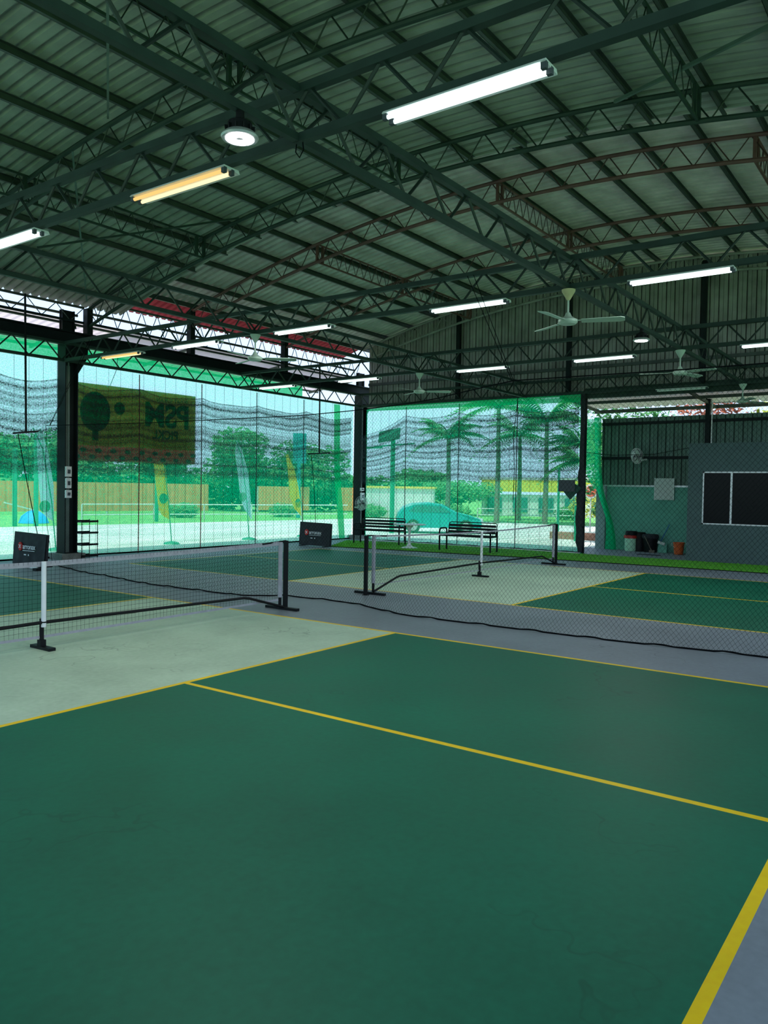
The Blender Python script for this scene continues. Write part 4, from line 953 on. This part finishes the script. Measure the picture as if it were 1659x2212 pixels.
# ------------------------------------------------------------------ outside the netting
def leaves(b, c, rad, n, size, flat=1.0):
    for _ in range(n):
        while True:
            p = Vector((random.uniform(-1, 1), random.uniform(-1, 1), random.uniform(-1, 1)))
            if 0.25 < p.length < 1: break
        p = Vector((c[0] + p.x * rad[0], c[1] + p.y * rad[1], c[2] + p.z * rad[2]))
        a = Vector((random.gauss(0, 1), random.gauss(0, 1), random.gauss(0, 0.6))).normalized(); e = a.orthogonal().normalized(); s = size * random.uniform(0.6, 1.3)
        b.add([p - a * s, p - e * s * 0.45, p + a * s, p + e * s * 0.45], [(0, 1, 2, 3)])
def tree(x, y, h, r, label, m='leaf', n=900, size=0.2, blobs=5):
    root = thing('leafy_tree', label, 'tree', (x, y, -0.04), 'trees beyond the yard')
    MB().tube([(x, y, -0.04), (x + 0.1, y, h * 0.35), (x, y + 0.1, h * 0.7)], [0.03 * h, 0.022 * h, 0.012 * h], 8).build('trunk', MT['bark'], root, True)
    b = MB()
    for k in range(blobs):
        a = random.uniform(0, 2 * PI); q = r * random.uniform(0.2, 0.65)
        leaves(b, (x + q * math.cos(a), y + q * math.sin(a), h * random.uniform(0.36, 0.86)), (r * 0.62, r * 0.62, h * 0.24), n * 2 // blobs, size)
    b.build('crown', MT[m], root)
def palm(x, y, h, label, nf=16, L=2.0):
    root = thing('palm_tree', label, 'palm', (x, y, -0.04), 'palms beyond the yard')
    MB().tube([(x, y, -0.04), (x + 0.08, y, h * 0.5), (x, y, h)], [0.16, 0.12, 0.10], 10).build('trunk', MT['bark'], root, True)
    b = MB()
    for k in range(nf):
        a = 2 * PI * k / nf + random.uniform(-0.2, 0.2); el = random.uniform(0.1, 1.1); d = Vector((math.cos(a), math.sin(a), 0)); sd = Vector((-d.y, d.x, 0))
        for i in range(18):
            t = i / 17; rr = L * t; z = h + math.sin(el) * rr - 0.55 * rr * rr / L * (1.2 - 0.4 * el)
            p = Vector((x, y, 0)) + d * rr * math.cos(el) + Vector((0, 0, z)); ll = 0.52 * math.sin(PI * min(0.95, t + 0.12)) + 0.08
            for s in (-1, 1):
                q = p + sd * s * ll * 0.75 + d * ll * 0.5 - Vector((0, 0, ll * 0.42)); w = d * 0.085
                b.add([p - w, p + w, q], [(0, 1, 2)])
    b.build('fronds', MT['palmleaf'], root)
# trees past the hoarding (left) and past the yard (right)
PL = ['far left of', 'second from the left beyond', 'third from the left beyond', 'fourth from the left beyond', 'fifth from the left beyond', 'sixth from the left beyond', 'right end of']
for i, (x, y, h, r) in enumerate(((10.5, 42, 4.2, 2.6), (16.5, 44, 4.9, 3.0), (21.5, 40, 4.4, 2.8), (26.5, 41, 5.4, 3.2), (31.5, 38, 5.0, 3.0), (35.5, 34, 5.6, 3.2), (39.0, 31, 5.2, 3.0))):
    tree(x, y, h, r, 'dark leafy tree, %s the orange hoarding' % PL[i], 'leaf', 1500, 0.24, 6)
tree(43.0, 20.5, 2.4, 2.6, 'low broad tree behind the solar lamp post', 'leaf', 1500, 0.16, 8)
tree(46.0, 26.5, 3.0, 2.6, 'dark tree left of the palms behind the corner column', 'leaf', 1300, 0.26, 6)
tree(22.0, 1.9, 5.6, 1.9, 'leafy tree overhanging the netting beside the rolled curtain', 'leaf', 1700, 0.12, 7)
tree(24.5, -3.5, 6.4, 2.6, 'yellow green shrub tree above the side wall', 'brightleaf', 1500, 0.14, 6)
tree(24.0, -0.6, 6.2, 1.6, 'red brown leaved tree above the side wall', 'redleaf', 1100, 0.11, 6)
tree(25.0, -7.5, 6.6, 2.6, 'pale green shrub tree above the booth', 'brightleaf', 1200, 0.14, 6)
tree(27.5, 4.4, 2.3, 1.3, 'low yellow green bush seen past the doorway', 'brightleaf', 900, 0.10, 5)
for i, (x, y, h, L) in enumerate(((33.0, 12.4, 6.1, 2.3), (31.6, 14.6, 4.5, 1.9), (34.2, 10.2, 5.4, 2.2), (36.0, 9.0, 4.2, 2.0), (38.0, 13.6, 5.0, 2.2), (33.6, 8.0, 3.2, 1.7))):
    palm(x, y, h, ('tallest palm behind the teal car', 'shorter palm left of the tallest palm', 'tall palm right of the tallest palm', 'low palm second from the right behind the shade cloth', 'palm standing back between the two tallest', 'lowest palm at the right behind the shade cloth')[i], 26, L * 1.3)
# long hedge behind the hoardings
b = MB()
HG = [(0, 47), (14, 46), (26, 42.5), (34, 38.5), (40, 33.5), (46, 29)]
for (xa, ya), (xb, yb) in zip(HG[:-1], HG[1:]):
    for k in range(14):
        t = (k + 0.5) / 14; leaves(b, (xa + (xb - xa) * t, ya + (yb - ya) * t + random.uniform(-0.3, 0.3), 1.35 + random.uniform(-0.1, 0.25)), (0.75, 0.9, 1.45), 260, 0.26)
tag(b.build('hedge', MT['leaf']), 'long dark green hedge behind the orange hoardings', 'hedge', None, 'thing')
# lawn shrubs
for i, (x, y) in enumerate(((23.8, 26.5), (29.5, 24.5), (33.5, 21.0), (37.5, 17.5), (41.5, 12.0))):
    b = MB(); leaves(b, (x, y, 0.35), (0.9, 0.9, 0.45), 500, 0.12)
    tag(b.build('lawn_shrub', MT['leaf']), 'low green shrub on the lawn, %s from the left' % ORD[i], 'shrub', 'low shrubs on the lawn', 'thing')
# hoarding
HP = [(2.0, 37.5), (12.0, 36.4), (18.3, 35.1), (24.2, 33.8), (30.2, 31.7)]
def hoarding(P, h, label):
    root = thing('hoarding_fence', label, 'hoarding', (P[0][0], P[0][1], -0.04), 'orange hoardings')
    for (xa, ya), (xb, yb) in zip(P[:-1], P[1:]):
        d = Vector((xb - xa, yb - ya, 0)); L = d.length; d.normalize(); nn = Vector((-d.y, d.x, 0)); b = MB()
        def pl(u, v, off): return Vector((xa, ya, 0.1 + (h - 0.1) * v)) + d * u + nn * off
        b = ribbed(0, L, 0.5, 0.04, pl, 1); b.build('panel', MT['hoard'], root)
        MB().bar((xa, ya + 0.06, -0.04), (xa, ya + 0.06, h), 0.08).build('fence_post', MT['housewhite'], root)
hoarding(HP, 1.8, 'long orange hoarding across the lawn on the left')
hoarding([(34.6, 31.6), (37.6, 29.6)], 1.75, 'short orange hoarding piece between the white flag and yellow flag')
hoarding([(39.2, 28.2), (41.6, 26.4)], 1.75, 'short orange hoarding piece right of the tall yellow flag')
# yellow canopy roof
root = thing('market_canopy', 'yellow canopy roof above the orange hoarding', 'canopy', (15.5, 38.5, 0))
b = MB(); b.prism([(11.5, 38.5, 1.95), (19.2, 38.0, 1.85), (13.6, 38.4, 2.75)], (0.3, 1.8, 0)); b.build('roof', MT['yellowroof'], root)
for x in (12.4, 18.2): MB().bar((x, 39.2, 0), (x, 39.2, 1.95), 0.1).build('leg', MT['housewhite'], root)
# railings
def railing(P, hs, label, m='housewhite'):
    root = thing('yard_railing', label, 'railing', (P[0][0], P[0][1], 0), 'white railings')
    for z in hs: MB().tube([(x, y, z) for x, y in P], 0.035, 6).build('rail', MT[m], root)
    for (xa, ya), (xb, yb) in zip(P[:-1], P[1:]):
        n = max(1, int(math.hypot(xb - xa, yb - ya) / 2.4))
        for i in range(n): MB().tube([(xa + (xb - xa) * i / n, ya + (yb - ya) * i / n, -0.04), (xa + (xb - xa) * i / n, ya + (yb - ya) * i / n, hs[0])], 0.035, 6).build('rail_post', MT[m], root)
railing([(17.4, 26.0), (20.9, 25.2), (25.4, 22.9), (31.0, 20.9)], (0.72, 0.22), 'white two bar railing at the far edge of the yard')
railing([(36.5, 15.5), (42.0, 10.5), (46.0, 5.5)], (0.62, 0.25), 'white two bar railing beyond the teal car')
# feather flags
def flag(bx, pts, top, m, label, word, wz, by=10.95):
    bx *= 1.0
    root = thing('feather_flag', label, 'flag', (bx, by, -0.03), 'feather flags in the yard')
    MB().lathe([(0.24, 0.0), (0.20, 0.05), (0.06, 0.08)], (bx, by, -0.03), 18).build('base', MT['postgreen'], root, True)
    MB().tube([(bx, by, 0.03), (bx - 0.12, by, 1.2), (bx - 0.36, by, top - 0.5), (bx - 0.62, by, top)], 0.014, 6).build('pole', MT['postgreen'], root)
    MB().prism([(x, by + 0.012 * math.sin(z * 5), z) for x, z in pts], (0, 0.006, 0)).build('cloth', MT[m], root)
    if word: text('lettering', word, 0.26, MT['flagprint'], root, (bx - 0.33, by - 0.004, wz), (-0.12, 0, 0.99), (-0.99, 0, -0.12), 0.003, 0.004)
    b = MB(); disc(b, (bx - 0.30, by - 0.006, wz - 0.62), 0.15, 0.15, 12); b.build('print_mark', MT['flagprint'], root)
flag(10.46, [(10.40, 0.66), (10.09, 0.82), (9.98, 1.1), (9.90, 1.7), (9.80, 2.4), (9.72, 3.0), (9.84, 3.2), (10.0, 3.0), (10.2, 2.3), (10.33, 1.4)], 3.2, 'flagyellow', 'yellow feather flag left, below the dark banner', None, 1.9)
flag(13.53, [(13.62, 0.62), (13.30, 0.95), (13.15, 1.3), (13.05, 1.9), (12.9, 2.7), (12.95, 3.1), (13.2, 2.8), (13.45, 2.1), (13.58, 1.3)], 3.1, 'flagwhite', 'white feather flag in the middle of the left netting', None, 1.95)
flag(16.12, [(16.0, 0.68), (15.62, 0.95), (15.40, 1.4), (15.33, 2.0), (15.20, 2.75), (15.3, 2.78), (15.6, 2.3), (15.84, 1.7), (15.95, 1.1)], 2.8, 'flagyellow', 'yellow feather flag right, beside the corner column', None, 1.75)
flag(6.86, [(6.80, 0.70), (6.56, 0.85), (6.46, 1.1), (6.42, 1.5), (6.36, 2.2), (6.34, 2.9), (6.45, 3.0), (6.65, 2.4), (6.8, 1.6)], 3.0, 'flagwhite', 'white feather flag just left of the near column', None, 1.7)
# car
root = thing('hatchback_car', 'small teal car parked outside the netting behind the benches', 'car', (22.2, 9.2, -0.03))
ang = math.atan2(-0.82, 0.62); CL, CWd = 3.3, 1.45
cd = Vector((math.cos(ang), math.sin(ang), 0)); cs = Vector((-cd.y, cd.x, 0)); co = Vector((22.2, 9.3, -0.03))
def cpt(a, w, z): return co + cd * a + cs * w + Vector((0, 0, z))
prof = [(-1.62, 0.22), (-1.65, 0.55), (-1.58, 0.78), (-1.38, 1.02), (-1.0, 1.16), (-0.4, 1.20), (0.1, 1.14), (0.62, 0.86), (1.2, 0.72), (1.58, 0.58), (1.65, 0.40), (1.62, 0.22)]
b = MB(); n = len(prof); rows = (-0.74, -0.70, 0.70, 0.74)
vs = []
for w in rows:
    k = 0.94 if abs(w) > 0.72 else 1.0
    vs += [cpt(a * (0.985 if k < 1 else 1), w * (1.0 if z < 0.8 else 0.86), 0.24 + (z - 0.24) * k) for a, z in prof]
fs = [(r_ * n + i, r_ * n + (i + 1) % n, (r_ + 1) * n + (i + 1) % n, (r_ + 1) * n + i) for r_ in range(3) for i in range(n)] + [tuple(range(n)), tuple(reversed(range(3 * n, 4 * n)))]
b.add(vs, fs); b.build('body', MT['carpaint'], root, True)
b = MB()
for s in (-1, 1):
    b.prism([cpt(-1.25, s * 0.645, 0.80), cpt(0.45, s * 0.645, 0.82), cpt(0.05, s * 0.635, 1.06), cpt(-0.9, s * 0.635, 1.09)], cs * 0.02 * s)
b.prism([cpt(0.64, -0.54, 0.87), cpt(0.64, 0.54, 0.87), cpt(0.14, 0.5, 1.13), cpt(0.14, -0.5, 1.13)], Vector((0, 0, 0.015))); b.build('window', MT['carglass'], root)
for a in (-1.02, 1.02):
    for s in (-1, 1):
        b = MB(); b.tube([cpt(a, s * 0.60, 0.27), cpt(a, s * 0.76, 0.27)], 0.27, 20); w_ = b.build('wheel', MT['rubber'], root)
        b = MB(); b.tube([cpt(a, s * 0.755, 0.27), cpt(a, s * 0.775, 0.27)], 0.17, 16); b.build('hub_cap', MT['alu'], w_)
for s in (-1, 1): MB().box(cpt(1.60, s * 0.5, 0.55), (0.08, 0.22, 0.12)).build('headlamp', MT['white'], root)
# solar lamp post
root = thing('solar_lamp_post', 'green lamp post with a tilted solar panel left of the palms', 'lamp post', (20.41, 10.26, -0.03))
MB().tube([(20.41, 10.26, -0.03), (20.41, 10.26, 3.6)], 0.09, 10).build('post', MT['postgreen'], root)
MB().bar((20.05, 10.9, 3.28), (20.9, 9.6, 3.42), 0.05).build('cross_arm', MT['postgreen'], root)
b = MB(); b.box((20.35, 10.4, 3.72), (0.06, 0.95, 0.45), Matrix.Rotation(0.35, 3, 'Y') @ Matrix.Rotation(-0.15, 3, 'X')); b.build('solar_panel', MT['greenboard'], root)
MB().box((20.0, 11.0, 3.24), (0.12, 1.0, 0.07)).build('lamp_head', MT['postgreen'], root)
# posts, signs, blocks
for (x, y, h), l in (((12.25, 22.6, 3.0), 'tall green post at the left edge of the yard'), ((12.9, 22.2, 3.6), 'tall green post behind the hanging cord'), ((19.5, 23.2, 2.4), 'green post left of the first yellow flag')):
    tag(MB().tube([(x, y, -0.03), (x, y, h)], 0.09, 10).build('yard_post', MT['postgreen']), l, 'post', 'green posts in the yard', 'thing')
for (x, y, h), l in (((27.0, 2.6, 2.3), 'slim green post in front of the yellow shop front'), ((21.5, 3.3, 1.2), 'short slim green post nearest the right bench'), ((24.4, 5.2, 2.6), 'slim green post left of the yellow shop front')):
    tag(MB().tube([(x, y, -0.03), (x, y, h)], 0.05, 8).build('yard_post', MT['postgreen']), l, 'post', 'green posts in the yard', 'thing')
root = thing('tall_sign_board', 'tall teal board standing behind the yellow flag', 'sign board', (29.1, 22.9, -0.03))
MB().box((29.1, 22.9, 3.9), (0.75, 0.12, 1.7), Matrix.Rotation(-0.6, 3, 'Z')).build('face', MT['teal'], root)
MB().tube([(29.1, 22.95, -0.03), (29.1, 22.95, 3.1)], 0.12, 8).build('post', MT['teal'], root)
root = thing('no_entry_sign', 'round red and white road sign seen through the doorway', 'road sign', (24.0, 3.75, -0.03))
MB().tube([(24.0, 3.75, -0.03), (24.0, 3.75, 1.55)], 0.03, 8).build('post', MT['housewhite'], root)
dd = Vector((-0.93, -0.36, 0)); sa = Vector((0.36, -0.93, 0)); cc = Vector((23.96, 3.74, 1.70))
def rnd(r_, o_): return [cc + dd * o_ + sa * r_ * math.cos(2 * PI * i / 24) + Vector((0, 0, r_ * math.sin(2 * PI * i / 24))) for i in range(24)]
MB().prism(rnd(0.27, 0.0), dd * 0.01).build('rim', MT['housewhite'], root)
MB().prism(rnd(0.20, 0.012), dd * 0.008).build('face', MT['signred'], root)
b = MB(); b.bar(cc + dd * 0.026 - sa * 0.15 + Vector((0, 0, 0.10)), cc + dd * 0.026 + sa * 0.15 - Vector((0, 0, 0.10)), 0.05, 0.012); b.build('bar', MT['housewhite'], root)
root = thing('shop_front', 'long low shop with a yellow fascia beyond the palms', 'building', (47, 15, -0.04))
e0, e1 = Vector((44.2, 19.5, 0)), Vector((47.8, 11.5, 0)); ed = (e1 - e0).normalized(); en = Vector((-ed.y, ed.x, 0)); L = (e1 - e0).length
RZ = Matrix.Rotation(math.atan2(ed.y, ed.x), 3, 'Z'); mid = (e0 + e1) / 2
MB().box(mid + en * 2.0 + Vector((0, 0, 0.7)), (L, 3.8, 1.5), RZ).build('wall', MT['housewhite'], root)
MB().box(mid + en * 0.0 + Vector((0, 0, 2.05)), (L, 0.25, 0.8), RZ).build('fascia', MT['houseyellow'], root)
MB().box(mid + en * 2.0 + Vector((0, 0, 2.55)), (L + 0.4, 4.2, 0.18), RZ).build('roof', MT['housewhite'], root)
for k in range(5):
    MB().box(e0 + ed * (0.9 + k * 1.75) + en * 0.05 + Vector((0, 0, 0.75)), (1.0, 0.15, 1.0), RZ).build('window', MT['carglass'], root)
root = thing('garden_wall', 'pale low building left of the lamp post', 'building', (35, 22, -0.04))
MB().box((35.0, 20.0, 0.85), (0.4, 4.2, 1.8), Matrix.Rotation(0.35, 3, 'Z')).build('wall', MT['housewhite'], root)
MB().box((35.0, 20.0, 1.8), (0.6, 4.4, 0.12), Matrix.Rotation(0.35, 3, 'Z')).build('coping', MT['yellowroof'], root)
root = thing('tarpaulin_heap', 'bright blue tarpaulin heap at the left edge of the lawn', 'tarpaulin', (14.2, 24.6, -0.03))
MB().lathe([(0.62, 0.0), (0.5, 0.3), (0.25, 0.5), (0.05, 0.55)], (14.2, 24.6, -0.03), 9).build('sheet', MT['tarp'], root, True)
MB().bar((13.0, 24.8, 0.85), (14.4, 24.4, 0.45), 0.05).build('pole', MT['housewhite'], root)
root = thing('brick_kerb', 'low red brick kerb seen through the doorway', 'kerb', (22.5, 2.9, -0.03))
MB().bb((22.3, 2.2, -0.03), (22.6, 4.6, 0.22)).build('bricks', MT['brick'], root)
